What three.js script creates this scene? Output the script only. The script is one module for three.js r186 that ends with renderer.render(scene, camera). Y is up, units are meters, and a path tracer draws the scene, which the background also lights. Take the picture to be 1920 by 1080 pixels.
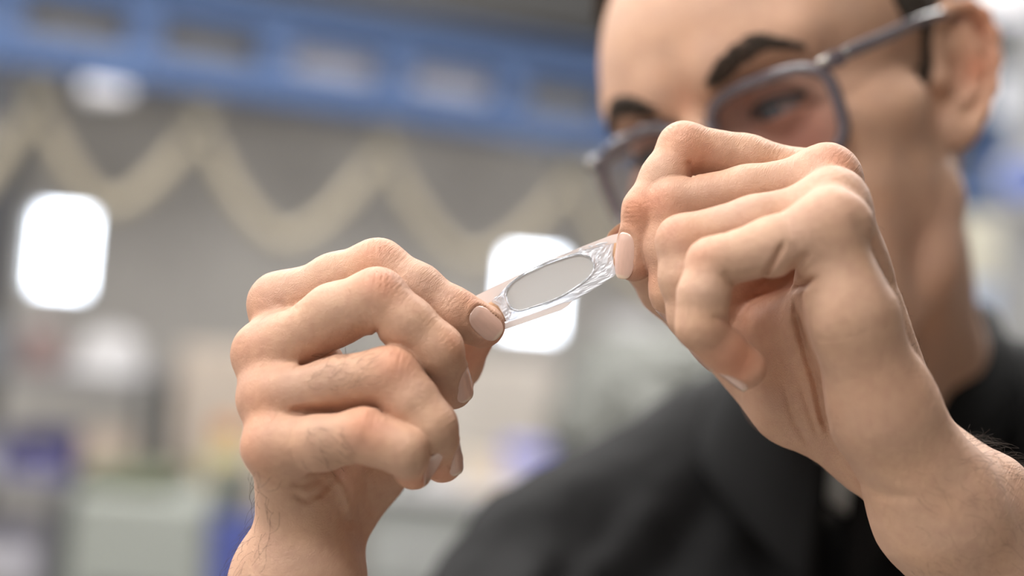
import * as THREE from 'three';
import { RoundedBoxGeometry } from 'three/addons/geometries/RoundedBoxGeometry.js';
import { mergeGeometries } from 'three/addons/utils/BufferGeometryUtils.js';
import { RectAreaLightUniformsLib } from 'three/addons/lights/RectAreaLightUniformsLib.js';

// ------------------------------------------------------------------ camera, light, exposure
RectAreaLightUniformsLib.init();
const scene = new THREE.Scene();
const renderer = new THREE.WebGLRenderer({ antialias: true });
renderer.toneMapping = THREE.LinearToneMapping;
renderer.toneMappingExposure = 1.38;
renderer.shadowMap.enabled = true;
const FPX = 3000;                                   // focal length in pixels of the 1920 x 1080 frame
const camera = new THREE.PerspectiveCamera(2 * Math.atan(540 / FPX) * 180 / Math.PI, 16 / 9, 0.05, 60);
camera.position.set(0, 1.5, 0);
camera.rotation.set(THREE.MathUtils.degToRad(2), 0, THREE.MathUtils.degToRad(5), 'YXZ');
camera.focus = 0.492;
camera.userData.fStop = 3.4;
camera.updateMatrixWorld(true);
scene.background = new THREE.Color().setRGB(7.5, 8.2, 9.2);   // overcast daylight, seen through the wall windows only
const CEIL = 3.5, LED = 9.5;
// ceiling panels: [x, z, turned]; each is built as a lamp further down
const PANELS = [[-0.8, -0.4], [-2.6, -0.5], [-0.8, 1.1], [-2.3, 1.5], [-2.3, 2.9], [-2.6, -2.0], [-0.9, -2.0], [0.8, -2.0], [-2.6, -3.6], [-0.7, -3.6], [1.2, -3.6], [3.1, -3.6], [-2.6, -5.2], [-0.7, -5.2], [1.2, -5.2], [3.1, -5.2]];

// ------------------------------------------------------------------ helpers
const rng = (s) => () => { s |= 0; s = s + 0x6D2B79F5 | 0; let t = Math.imul(s ^ s >>> 15, 1 | s); t = t + Math.imul(t ^ t >>> 7, 61 | t) ^ t; return ((t ^ t >>> 14) >>> 0) / 4294967296; };
const V = (x, y, z) => new THREE.Vector3(x, y, z);
const lerp = (a, b, t) => a + (b - a) * t, clamp = (x, a = 0, b = 1) => x < a ? a : x > b ? b : x;
const sstep = (a, b, x) => { const t = clamp((x - a) / (b - a)); return t * t * (3 - 2 * t); };
// a direction in the picture and a depth in metres become a place in the room
const at = (px, py, d) => V((px - 960) / FPX * d, (540 - py) / FPX * d, -d).applyMatrix4(camera.matrixWorld);
const lens = camera.matrixWorld.clone();
// value noise in 3-D
const hash3 = (x, y, z) => { let h = Math.imul(x, 374761393) ^ Math.imul(y, 668265263) ^ Math.imul(z, 2147483647 - 1274126177); h = Math.imul(h ^ (h >>> 13), 1274126177); return ((h ^ (h >>> 16)) >>> 0) / 4294967296; };
function noise(x, y, z) {
  const ix = Math.floor(x), iy = Math.floor(y), iz = Math.floor(z); let fx = x - ix, fy = y - iy, fz = z - iz;
  fx = fx * fx * (3 - 2 * fx); fy = fy * fy * (3 - 2 * fy); fz = fz * fz * (3 - 2 * fz);
  const L = (a, b, t) => a + (b - a) * t, h = hash3;
  return L(L(L(h(ix, iy, iz), h(ix + 1, iy, iz), fx), L(h(ix, iy + 1, iz), h(ix + 1, iy + 1, iz), fx), fy), L(L(h(ix, iy, iz + 1), h(ix + 1, iy, iz + 1), fx), L(h(ix, iy + 1, iz + 1), h(ix + 1, iy + 1, iz + 1), fx), fy), fz) * 2 - 1;
}
const std = (rgb, roughness = 0.6, more = {}) => { const m = new THREE.MeshPhysicalMaterial({ roughness, ...more }); m.color.setRGB(...rgb); return m; };
const srgb = (hex, roughness = 0.6, more = {}) => new THREE.MeshPhysicalMaterial({ color: hex, roughness, ...more });
const names = {};
const numbered = (n) => { const k = names[n] = (names[n] ?? -1) + 1; return k ? n + '_' + String(k).padStart(3, '0') : n; };
function tag(o, label, category, group, kind) { if (label) o.userData.label = label; if (category) o.userData.category = category; if (group) o.userData.group = group; if (kind) o.userData.kind = kind; return o; }
function obj(name, geometry, material, parent = scene) {
  const g = Array.isArray(geometry) ? (geometry.length > 1 ? mergeGeometries(geometry.map((q) => { const r = q.index ? q.toNonIndexed() : q.clone(); for (const k of Object.keys(r.attributes)) if (!['position', 'normal', 'uv'].includes(k)) r.deleteAttribute(k); if (!r.attributes.uv) r.setAttribute('uv', new THREE.BufferAttribute(new Float32Array(r.attributes.position.count * 2), 2)); return r; })) : geometry[0]) : geometry;
  const m = new THREE.Mesh(g, material); m.name = parent === scene ? numbered(name) : name; m.castShadow = m.receiveShadow = true; parent.add(m); return m;
}
function thing(name, label, category, pos = [0, 0, 0], turn = 0, group) {
  const o = new THREE.Group(); o.name = numbered(name); o.position.set(...pos); o.rotation.y = turn; scene.add(o); return tag(o, label, category, group);
}
const struct = (name, geometry, material, label, category = 'structure') => tag(obj(name, geometry, material), label, category, null, 'structure');
const box = (w, h, d, x = 0, y = 0, z = 0, r = 0.004) => (r ? new RoundedBoxGeometry(w, h, d, 2, Math.min(r, w / 2.1, h / 2.1, d / 2.1)) : new THREE.BoxGeometry(w, h, d)).translate(x, y, z);
const tube = (pts, r, seg = 24, sides = 10) => new THREE.TubeGeometry(new THREE.CatmullRomCurve3(pts), seg, r, sides, false);
const lathe = (prof, seg = 32) => new THREE.LatheGeometry(prof.map((p) => new THREE.Vector2(...p)), seg);
// textures
function field2(n, f, rgb = false) {
  const a = new Uint8Array(n * n * 4);
  for (let j = 0; j < n; j++) for (let i = 0; i < n; i++) { const v = f(i / n, j / n), k = (j * n + i) * 4; for (let c = 0; c < 3; c++) a[k + c] = clamp(rgb ? v[c] : v) * 255; a[k + 3] = 255; }
  const t = new THREE.DataTexture(a, n, n); t.magFilter = THREE.LinearFilter; t.minFilter = THREE.LinearFilter; t.wrapS = t.wrapT = THREE.RepeatWrapping; t.needsUpdate = true; if (rgb) t.colorSpace = THREE.SRGBColorSpace; return t;
}
const tnoise = (u, v, n, s) => { // tiling value noise
  const x = u * n, y = v * n, ix = Math.floor(x), iy = Math.floor(y); let fx = x - ix, fy = y - iy; fx = fx * fx * (3 - 2 * fx); fy = fy * fy * (3 - 2 * fy);
  const h = (a, b) => hash3(((a % n) + n) % n, ((b % n) + n) % n, s); return lerp(lerp(h(ix, iy), h(ix + 1, iy), fx), lerp(h(ix, iy + 1), h(ix + 1, iy + 1), fx), fy);
};

// ------------------------------------------------------------------ distance fields and their surfaces, in millimetres
const smin = (a, b, k) => { const h = k - Math.abs(a - b); return h <= 0 ? Math.min(a, b) : Math.min(a, b) - h * h * 0.25 / k; };
const smax = (a, b, k) => -smin(-a, -b, k);
const cap = (a, b, ra, rb) => { const x = b[0] - a[0], y = b[1] - a[1], z = b[2] - a[2]; return { a, b, ra, rb, x, y, z, q: 1 / Math.max(x * x + y * y + z * z, 1e-9) }; };
function dcap(c, x, y, z) {
  const ax = x - c.a[0], ay = y - c.a[1], az = z - c.a[2]; let h = (ax * c.x + ay * c.y + az * c.z) * c.q; h = h < 0 ? 0 : h > 1 ? 1 : h;
  const dx = ax - h * c.x, dy = ay - h * c.y, dz = az - h * c.z; return Math.sqrt(dx * dx + dy * dy + dz * dz) - (c.ra + (c.rb - c.ra) * h);
}
const dell = (x, y, z, rx, ry, rz) => { const a = x / rx, b = y / ry, c = z / rz, k0 = Math.sqrt(a * a + b * b + c * c), d = a / rx, e = b / ry, f = c / rz, k1 = Math.sqrt(d * d + e * e + f * f); return k1 < 1e-9 ? -Math.min(rx, ry, rz) : k0 * (k0 - 1) / k1; };
// naive surface nets over the blocks that the surface passes through; returns a BufferGeometry (mm)
function surface(f, lo, hi, cell, slack = 1.3, tint) {
  const n = [0, 1, 2].map((i) => Math.ceil((hi[i] - lo[i]) / cell) + 1), [nx, ny, nz] = n, B = 8, val = new Float32Array(nx * ny * nz), done = new Uint8Array(nx * ny * nz);
  const id = (i, j, k) => (k * ny + j) * nx + i, half = B * cell * Math.sqrt(3) / 2;
  const live = [];
  for (let k = 0; k < nz; k += B) for (let j = 0; j < ny; j += B) for (let i = 0; i < nx; i += B) {
    const c = f(lo[0] + (i + B / 2) * cell, lo[1] + (j + B / 2) * cell, lo[2] + (k + B / 2) * cell), far = Math.abs(c) > half * slack;
    if (!far) live.push(i, j, k);
    else for (let c2 = k; c2 < Math.min(k + B, nz); c2++) for (let b2 = j; b2 < Math.min(j + B, ny); b2++) { const s = id(i, b2, c2); val.fill(c, s, s + Math.min(B, nx - i)); }
  }
  for (let q = 0; q < live.length; q += 3) {
    const [i, j, k] = [live[q], live[q + 1], live[q + 2]];
    for (let c = k; c <= Math.min(k + B, nz - 1); c++) for (let b = j; b <= Math.min(j + B, ny - 1); b++) for (let a = i; a <= Math.min(i + B, nx - 1); a++) { const s = id(a, b, c); if (!done[s]) { done[s] = 1; val[s] = f(lo[0] + a * cell, lo[1] + b * cell, lo[2] + c * cell); } }
  }
  const vid = new Map(), pos = [], idx = [];
  const E = [[0, 1], [2, 3], [4, 5], [6, 7], [0, 2], [1, 3], [4, 6], [5, 7], [0, 4], [1, 5], [2, 6], [3, 7]], cv = new Float32Array(8);
  for (let q = 0; q < live.length; q += 3) for (let c = live[q + 2]; c < Math.min(live[q + 2] + B, nz - 1); c++) for (let b = live[q + 1]; b < Math.min(live[q + 1] + B, ny - 1); b++) for (let a = live[q]; a < Math.min(live[q] + B, nx - 1); a++) {
    let m = 0; for (let e = 0; e < 8; e++) { cv[e] = val[id(a + (e & 1), b + (e >> 1 & 1), c + (e >> 2))]; if (cv[e] < 0) m |= 1 << e; }
    if (m === 0 || m === 255) continue;
    let sx = 0, sy = 0, sz = 0, cnt = 0;
    for (const [p, r] of E) { if ((m >> p & 1) === (m >> r & 1)) continue; const t = cv[p] / (cv[p] - cv[r]); sx += (p & 1) + t * ((r & 1) - (p & 1)); sy += (p >> 1 & 1) + t * ((r >> 1 & 1) - (p >> 1 & 1)); sz += (p >> 2) + t * ((r >> 2) - (p >> 2)); cnt++; }
    vid.set(id(a, b, c), pos.length / 3); pos.push(lo[0] + (a + sx / cnt) * cell, lo[1] + (b + sy / cnt) * cell, lo[2] + (c + sz / cnt) * cell);
  }
  const quad = (a, b, c, d, flip) => { if (a === undefined || b === undefined || c === undefined || d === undefined) return; flip ? idx.push(a, c, b, a, d, c) : idx.push(a, b, c, a, c, d); };
  for (const key of vid.keys()) {
    const a = key % nx, b = Math.floor(key / nx) % ny, c = Math.floor(key / (nx * ny)), v0 = val[key] < 0;
    if (b > 0 && c > 0 && v0 !== val[id(a + 1, b, c)] < 0) quad(vid.get(id(a, b - 1, c - 1)), vid.get(id(a, b, c - 1)), vid.get(key), vid.get(id(a, b - 1, c)), !v0);
    if (a > 0 && c > 0 && v0 !== val[id(a, b + 1, c)] < 0) quad(vid.get(id(a - 1, b, c - 1)), vid.get(id(a - 1, b, c)), vid.get(key), vid.get(id(a, b, c - 1)), !v0);
    if (a > 0 && b > 0 && v0 !== val[id(a, b, c + 1)] < 0) quad(vid.get(id(a - 1, b - 1, c)), vid.get(id(a, b - 1, c)), vid.get(key), vid.get(id(a - 1, b, c)), !v0);
  }
  const P = new Float32Array(pos), N = new Float32Array(pos.length), C = tint && new Float32Array(pos.length), U = new Float32Array(pos.length / 3 * 2), h = Math.min(cell * 0.4, 0.5);
  for (let i = 0; i < P.length; i += 3) {
    let x = P[i], y = P[i + 1], z = P[i + 2], gx, gy, gz;
    for (let it = 0; it < 3; it++) {
      gx = (f(x + h, y, z) - f(x - h, y, z)) / (2 * h); gy = (f(x, y + h, z) - f(x, y - h, z)) / (2 * h); gz = (f(x, y, z + h) - f(x, y, z - h)) / (2 * h);
      if (it === 2) break;
      const d = f(x, y, z), g2 = Math.max(gx * gx + gy * gy + gz * gz, 0.25), s = clamp(d / g2, -cell * 0.5, cell * 0.5); x -= gx * s; y -= gy * s; z -= gz * s;
    }
    const l = Math.hypot(gx, gy, gz) || 1; P[i] = x; P[i + 1] = y; P[i + 2] = z; N[i] = gx / l; N[i + 1] = gy / l; N[i + 2] = gz / l;
    U[i / 3 * 2] = (x + 0.6 * z) / 40; U[i / 3 * 2 + 1] = (y + 0.6 * z) / 40;
    if (C) { const c = tint(x, y, z, N[i], N[i + 1], N[i + 2]); C[i] = c[0]; C[i + 1] = c[1]; C[i + 2] = c[2]; }
  }
  const g = new THREE.BufferGeometry(); g.setAttribute('position', new THREE.BufferAttribute(P, 3)); g.setAttribute('normal', new THREE.BufferAttribute(N, 3)); g.setAttribute('uv', new THREE.BufferAttribute(U, 2)); if (C) g.setAttribute('color', new THREE.BufferAttribute(C, 3)); g.setIndex(idx);
  return g;
}
// millimetres in the lens's axes (x right, y up, z towards the lens): the axes the figure is measured in
const P = (px, py, z = 0) => { const d = 500 - z; return [(px - 960) / FPX * d, (540 - py) / FPX * d, -d]; };
const R = (r, z = 0) => r * (500 - z) / FPX;
const toRoom = new THREE.Matrix4().copy(lens).multiply(new THREE.Matrix4().makeScale(0.001, 0.001, 0.001));
// ------------------------------------------------------------------ skin
const skinBump = field2(1024, (u, v) => { // fine criss-cross relief of skin
  const w = tnoise(u, v, 24, 3) * 0.05, a = Math.abs(tnoise(u + w, v, 96, 5) - 0.5), b = Math.abs(tnoise(u, v + w, 128, 9) - 0.5), c = tnoise(u, v, 256, 11);
  return 0.45 + 0.55 * Math.min(1, Math.min(a, b) * 5) * 0.8 + 0.12 * (c - 0.5);
});
const skinMat = new THREE.MeshPhysicalMaterial({ vertexColors: true, roughness: 0.5, ior: 1.42, specularIntensity: 0.75, bumpMap: skinBump, bumpScale: 0.00016, sheen: 0.25, sheenRoughness: 0.6 });
skinMat.sheenColor.setRGB(0.9, 0.6, 0.5);
const nailMat = std([1, 1, 1], 0.2, { vertexColors: true, clearcoat: 0.4, clearcoatRoughness: 0.25 });
const SKIN = [0.58, 0.35, 0.242];
function skinTint(spots) {
  return (x, y, z) => {
    const n1 = noise(x / 9, y / 9, z / 9), n2 = noise(x / 2.2 + 9, y / 2.2, z / 2.2), n3 = noise(x / 28 + 3, y / 28, z / 28);
    let r = SKIN[0] * (1 + 0.035 * n1 + 0.04 * n2 + 0.03 * n3), g = SKIN[1] * (1 + 0.015 * n1 + 0.06 * n2 + 0.05 * n3), b = SKIN[2] * (1 - 0.02 * n1 + 0.045 * n2 + 0.05 * n3);
    for (const s of spots) { // flushed knuckles and fingertips, blanched pressed tips, shaven beard: [centre, radius, colour factor]
      const q = ((x - s[0][0]) ** 2 + (y - s[0][1]) ** 2 + (z - s[0][2]) ** 2) / (s[1] * s[1]); if (q > 4) continue;
      const w = Math.exp(-q * 1.5) * (1 + 0.35 * n1); r *= 1 + (s[2][0] - 1) * w; g *= 1 + (s[2][1] - 1) * w; b *= 1 + (s[2][2] - 1) * w;
    }
    return [r, g, b];
  };
}
const RED = [1.03, 0.83, 0.78], PALE = [1.04, 1.06, 0.97];
const norm3 = (v) => { const l = Math.hypot(...v); return v.map((q) => q / l); }, cross3 = (a, b) => [a[1] * b[2] - a[2] * b[1], a[2] * b[0] - a[0] * b[2], a[0] * b[1] - a[1] * b[0]], dot3 = (a, b) => a[0] * b[0] + a[1] * b[1] + a[2] * b[2];
function makeNail([c, axis, normal, L, W, Rv]) {
  const u = norm3(axis), k = dot3(normal, u), n = norm3(normal.map((q, i) => q - k * u[i])), v = cross3(n, u);
  return { c, u, n, v, L, W, Rv };
}
function fitNail(q, f) { // lay the plate on the flesh: march onto the finger along the normal and fit a smooth patch
  const A = [], B = []; for (let i = -4; i <= 3; i++) for (let j = -4; j <= 4; j++) {
    const a = q.L * i / 4.4, b = q.W * j / 4.6, s = [0, 1, 2].map((k) => q.c[k] + q.u[k] * a + q.v[k] * b); let h = 6; for (let k = 0; k < 60; k++) { const d = f(s[0] + q.n[0] * h, s[1] + q.n[1] * h, s[2] + q.n[2] * h); if (d < 0.01) break; h -= d * 0.7; if (h < -6) break; }
    if (h > -5) { A.push([1, a, b, a * a, b * b, a * b]); B.push(h); }
  }
  const n = 6, M = Array.from({ length: n }, (_, r) => [...Array.from({ length: n }, (_, c) => A.reduce((t, w) => t + w[r] * w[c], r === c ? 1e-6 : 0)), A.reduce((t, w, i) => t + w[r] * B[i], 0)]);
  for (let i = 0; i < n; i++) { let p = i; for (let r = i; r < n; r++) if (Math.abs(M[r][i]) > Math.abs(M[p][i])) p = r; [M[i], M[p]] = [M[p], M[i]]; for (let r = 0; r < n; r++) if (r !== i) { const k = M[r][i] / M[i][i]; for (let c = i; c <= n; c++) M[r][c] -= k * M[i][c]; } }
  const k = M.map((r, i) => r[n] / r[i]); k[3] *= 0.6;
  q.surf = (a, b) => k[0] + k[1] * a + k[2] * b + k[3] * a * a + k[4] * b * b + k[5] * a * b; return q;
}
function nailGeometry(q) { // a curved plate with a rounded outline and a thin edge
  const pos = [], idx = [], col = [], NA = 40, NR = 14;
  for (const lift of [0, -0.35]) for (let r = 0; r <= NR; r++) for (let i = 0; i < NA; i++) {
    const t = i / NA * 2 * Math.PI, e = 2 / 2.7, ca = Math.sign(Math.cos(t)) * Math.abs(Math.cos(t)) ** e, sa = Math.sign(Math.sin(t)) * Math.abs(Math.sin(t)) ** e, s = r / NR;
    const a = ca * q.L * s, b = sa * q.W * s, h = q.surf(a, b) + 0.1 + lift - 0.1 * Math.pow(s, 8);
    { const tip = sstep(0.82, 0.92, a / q.L - 0.12 * (b / q.W) ** 2 + 0.06), moon = 1 - sstep(-0.78, -0.6, a / q.L + 0.2 * (b / q.W) ** 2), n = 1 + 0.04 * noise(b * 3, a * 0.5, 3); col.push(lerp(lerp(0.665, 0.71, moon), 0.72, tip) * n, lerp(lerp(0.43, 0.49, moon), 0.55, tip) * n, lerp(lerp(0.35, 0.41, moon), 0.43, tip) * n); }
    for (let k = 0; k < 3; k++) pos.push(q.c[k] + q.u[k] * a + q.v[k] * b + q.n[k] * h);
  }
  const o = (NR + 1) * NA;
  for (let r = 0; r < NR; r++) for (let i = 0; i < NA; i++) { const j = (i + 1) % NA, A = r * NA + i, B = r * NA + j, C = A + NA, D = B + NA; idx.push(A, C, B, B, C, D, o + A, o + B, o + C, o + B, o + D, o + C); }
  for (let i = 0; i < NA; i++) { const j = (i + 1) % NA, A = NR * NA + i, B = NR * NA + j; idx.push(A, o + A, B, B, o + A, o + B); }
  const g = new THREE.BufferGeometry(); g.setAttribute('position', new THREE.BufferAttribute(new Float32Array(pos), 3)); g.setAttribute('color', new THREE.BufferAttribute(new Float32Array(col), 3)); g.setAttribute('uv', new THREE.BufferAttribute(new Float32Array(pos.length / 3 * 2), 2)); g.setIndex(idx); g.computeVertexNormals(); return g;
}
// a hand from chains of joints [px, py, z, radius px]; base = the part of each finger that grows into the palm
function handField(s) {
  const J = (q) => P(q[0], q[1], q[2]), r = (q) => R(q[3], q[2]), C = (a, b) => cap(J(a), J(b), r(a), r(b));
  const palm = s.palm.map(([a, b]) => C(a, b));
  const fingers = s.fingers.map((g) => g.map((q, i) => [q[0], q[1], q[2], q[3] - (i === 0 || i === g.length - 1 ? 0 : i === 1 ? 3.5 : 2)])).map((f) => ({ base: C(f[0], f[1]), rest: f.slice(1, -1).map((q, i) => C(q, f[i + 2])) }));
  const bumps = (s.bumps || []).map((q) => ({ c: J(q), r: r(q), k: q[4] || 4 }));
  const nails = s.plates = s.nails.map(makeNail);
  const wr = (s.wrinkles || []).map((w) => ({ c: P(w[0], w[1], w[2]), t: norm3(w[3]), rad: w[4], amp: w[5], wl: w[6] }));
  const marks = (s.marks || []).map((m) => ({ pts: m.pts, w: m.w, amp: m.amp, z0: -500 + m.z[0], z1: -500 + m.z[1], lo: [Math.min(...m.pts.map((q) => q[0])) - 3 * m.w, Math.min(...m.pts.map((q) => q[1])) - 3 * m.w], hi: [Math.max(...m.pts.map((q) => q[0])) + 3 * m.w, Math.max(...m.pts.map((q) => q[1])) + 3 * m.w] }));
  const kp = s.kp || 7;
  const flesh = (x, y, z) => {
    let p = 1e3; for (const c of palm) p = smin(p, dcap(c, x, y, z), kp);
    for (const b of bumps) p = smin(p, Math.sqrt((x - b.c[0]) ** 2 + (y - b.c[1]) ** 2 + (z - b.c[2]) ** 2) - b.r, b.k);
    let d = p;
    for (const f of fingers) {
      const fb = dcap(f.base, x, y, z); let e = smin(p, fb, s.kb || 6), rest = 1e3;
      if (fb < 60) { for (const c of f.rest) rest = smin(rest, dcap(c, x, y, z), 3.2); e = Math.min(e, smin(fb, rest, 2.6)); }
      d = smin(d, e, 0.9);
    }
    if (d > 4 || d < -5) return d;
    const q = -FPX / z, px = 960 + x * q, py = 540 - y * q;
    for (const m of marks) {
      if (px < m.lo[0] || px > m.hi[0] || py < m.lo[1] || py > m.hi[1] || z < m.z0 || z > m.z1) continue;
      let best = 1e9, tt = 0; const n = m.pts.length - 1;
      for (let i = 0; i < n; i++) { const [ax, ay] = m.pts[i], bx = m.pts[i + 1][0] - ax, by = m.pts[i + 1][1] - ay; const h = clamp(((px - ax) * bx + (py - ay) * by) / (bx * bx + by * by)), e = Math.hypot(px - ax - h * bx, py - ay - h * by); if (e < best) { best = e; tt = (i + h) / n; } }
      const fade = Math.min(1, 5 * Math.min(tt, 1 - tt) + 0.15); d += m.amp * fade * Math.exp(-(best * best) / (m.w * m.w)) * sstep(m.z0, m.z0 + 4, z) * (1 - sstep(m.z1 - 4, m.z1, z));
    }
    for (const w of wr) {
      const ax = x - w.c[0], ay = y - w.c[1], az = z - w.c[2], l = (ax * ax + ay * ay + az * az) / (w.rad * w.rad); if (l > 3) continue;
      const t = ax * w.t[0] + ay * w.t[1] + az * w.t[2], j = noise(x / 2.5, y / 2.5, z / 2.5) * 0.9; d += w.amp * Math.exp(-l * 1.6) * Math.pow(0.5 + 0.5 * Math.sin(2 * Math.PI * t / w.wl + j * 2), 4);
    }
    return d;
  };
  nails.forEach((q) => fitNail(q, flesh));
  return (x, y, z) => {
    let d = flesh(x, y, z); if (d > 4 || d < -5) return d;
    for (const n of nails) {
      const ax = x - n.c[0], ay = y - n.c[1], az = z - n.c[2], pn = ax * n.n[0] + ay * n.n[1] + az * n.n[2]; if (pn > 4 || pn < -4) continue;
      const a = ax * n.u[0] + ay * n.u[1] + az * n.u[2], b = ax * n.v[0] + ay * n.v[1] + az * n.v[2]; if (Math.abs(a) > n.L * 1.6 || Math.abs(b) > n.W * 1.6) continue;
      const o = (Math.pow(Math.pow(Math.abs(a / n.L), 2.7) + Math.pow(Math.abs(b / n.W), 2.7), 1 / 2.7) - 1) * n.W, w = 1 - sstep(0.2 * n.L, 0.9 * n.L, a); d -= 0.34 * w * Math.exp(-(((o - 0.75) / 0.75) ** 2)); d = smax(d, -Math.max(o + 0.05, n.surf(a, b) - 0.15 - pn), 0.2);
    }
    d += 0.05 * noise(x / 1.3, y / 1.3, z / 1.3) + 0.16 * noise(x / 6, y / 6, z / 6);
    return d;
  };
}
const off = (q, n, k = 0.96) => { const c = P(q[0], q[1], q[2]), r = R(q[3], q[2]), m = norm3(n); return c.map((v, i) => v + m[i] * r * k); };

// his right hand, in the left of the picture: index on top, thumb behind, three fingers curled below
const HR = (() => {
  const I = [[532, 574, 0, 55], [708, 504, 4, 56], [848, 588, 9, 49], [905, 611, 6, 42]];
  const M = [[504, 666, 12, 56], [707, 560, 20, 58], [819, 656, 22, 50], [848, 729, 12, 39]];
  const N = [[512, 748, 21, 53], [733, 705, 28, 56], [806, 801, 31, 52], [829, 866, 22, 39]];
  const K = [[516, 838, 29, 48], [682, 816, 36, 51], [759, 845, 38, 44], [775, 882, 30, 37]];
  const T = [[700, 880, -22, 60], [775, 770, -30, 58], [856, 682, -22, 48], [914, 591, -8.5, 34]];
  return {
    fingers: [[I[0], [628, 531, 2, 58], I[1], [780, 546, 8, 52], I[2], I[3]], [M[0], [628, 590, 17, 61], M[1], [764, 609, 22, 53], M[2], M[3]], [N[0], [620, 720, 25, 55], N[1], [770, 752, 30, 52], N[2], N[3]], [K[0], [600, 830, 34, 55], K[1], [722, 832, 37, 45], K[2], K[3]], T],
    palm: [[I[0], [590, 930, -20, 60]], [M[0], [578, 930, -4, 62]], [N[0], [562, 935, 8, 58]], [K[0], [552, 945, 14, 54]], [[596, 930, -20, 62], [562, 1090, -10, 104]], [[565, 935, 10, 60], [562, 1090, 6, 108]], [[600, 1000, -14, 75], [700, 880, -22, 60]], [[560, 1090, -8, 112], [520, 1500, -70, 150]], [[555, 1090, 4, 112], [520, 1500, -60, 150]], [[590, 690, 0, 55], [600, 880, 6, 60]], [[640, 900, -4, 45], [690, 800, -20, 50]]],
    bumps: [[518, 568, 0, 34, 8], [486, 662, 12, 36, 8], [497, 748, 20, 36, 8], [504, 838, 29, 34, 8], [702, 496, 4, 42, 5], [704, 550, 20, 43, 5], [736, 695, 28, 42, 5], [685, 808, 36, 39, 5]],
    kp: 8, kb: 6,
    nails: [[off([908, 608, 6, 42], [0.1, 0.06, 1], 0.9), [0.75, -0.64, -0.16], [0.14, 0.1, 1], 6.0, 4.0, 5.4], [off([846, 722, 13, 39], [0.8, 0.05, 0.6], 0.9), [0.28, -0.95, -0.3], [0.8, 0.1, 0.6], 5.4, 4.2, 4.8], [off([828, 858, 23, 39], [0.88, 0, 0.45], 0.9), [0.1, -0.97, -0.3], [0.9, 0, 0.42], 5.2, 4.1, 4.8], [off([774, 878, 31, 37], [0.92, 0, 0.38], 0.9), [0.2, -0.93, -0.3], [0.92, 0.1, 0.36], 4.6, 3.7, 4.4], [off(T[3], [-0.1, 0.3, -1]), [0.7, 0.6, 0.1], [-0.1, 0.3, -1], 7.5, 6, 7]],
    wrinkles: [[700, 452, 10, [1, 0.1, 0], 5, 0.28, 1.7], [712, 505, 28, [1, 0, 0], 6, 0.22, 1.9], [748, 660, 36, [1, -0.2, 0], 6, 0.18, 1.9], [700, 775, 42, [1, -0.1, 0], 5.5, 0.14, 1.8], [858, 628, 30, [0.6, -0.8, 0], 5, 0.16, 1.5], [846, 560, 16, [0.8, -0.6, 0], 5, 0.09, 1.4], [850, 770, 36, [0.4, -0.9, 0], 5, 0.14, 1.5], [798, 838, 44, [0.4, -0.9, 0], 4.5, 0.12, 1.4], [738, 478, 10, [0.8, -0.6, 0], 5, 0.12, 1.5], [742, 530, 28, [0.8, -0.6, 0], 5, 0.14, 1.5]],
    marks: [
      { pts: [[540, 905], [575, 908], [610, 896]], w: 8, amp: 0.5, z: [10, 60] }, { pts: [[548, 925], [575, 938], [600, 925], [625, 895]], w: 8, amp: 0.9, z: [10, 60] },
      { pts: [[630, 885], [650, 925], [662, 970], [668, 1020]], w: 13, amp: -1.5, z: [-30, 40] }, { pts: [[682, 890], [690, 930], [697, 975]], w: 10, amp: 0.8, z: [-50, 40] },
      { pts: [[540, 770], [590, 768], [640, 766]], w: 7, amp: 1.0, z: [0, 60] }, { pts: [[548, 692], [590, 676], [630, 660]], w: 6, amp: 0.9, z: [0, 60] },
      { pts: [[706, 615], [704, 640]], w: 5, amp: 1.1, z: [10, 40] }, { pts: [[660, 850], [672, 880]], w: 8, amp: 0.4, z: [20, 60] }, { pts: [[512, 560], [540, 583], [560, 572]], w: 8, amp: 0.3, z: [-10, 30] },
    ],
    spots: [[P(705, 470, 8), 8, RED], [P(712, 520, 28), 9, RED], [P(745, 680, 36), 9, RED], [P(690, 795, 43), 9, RED], [P(880, 560, 14), 8, [1.02, 0.88, 0.84]], [P(862, 640, 30), 7, [1.02, 0.9, 0.86]], [P(500, 560, 6), 10, [1.02, 0.88, 0.84]], [P(470, 660, 18), 10, [1.02, 0.9, 0.86]], [P(475, 750, 28), 10, [1.02, 0.9, 0.86]], [P(480, 840, 35), 10, [1.02, 0.88, 0.84]], [P(830, 885, 25), 8, RED], [P(780, 905, 34), 8, RED], [P(930, 640, 10), 6, RED], [P(925, 590, -6), 7, [1.05, 1.02, 0.8]], [P(895, 665, -14), 9, RED]],
    px: [405, 425, 985, 1130], z: [-70, 62],
  };
})();
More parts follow.
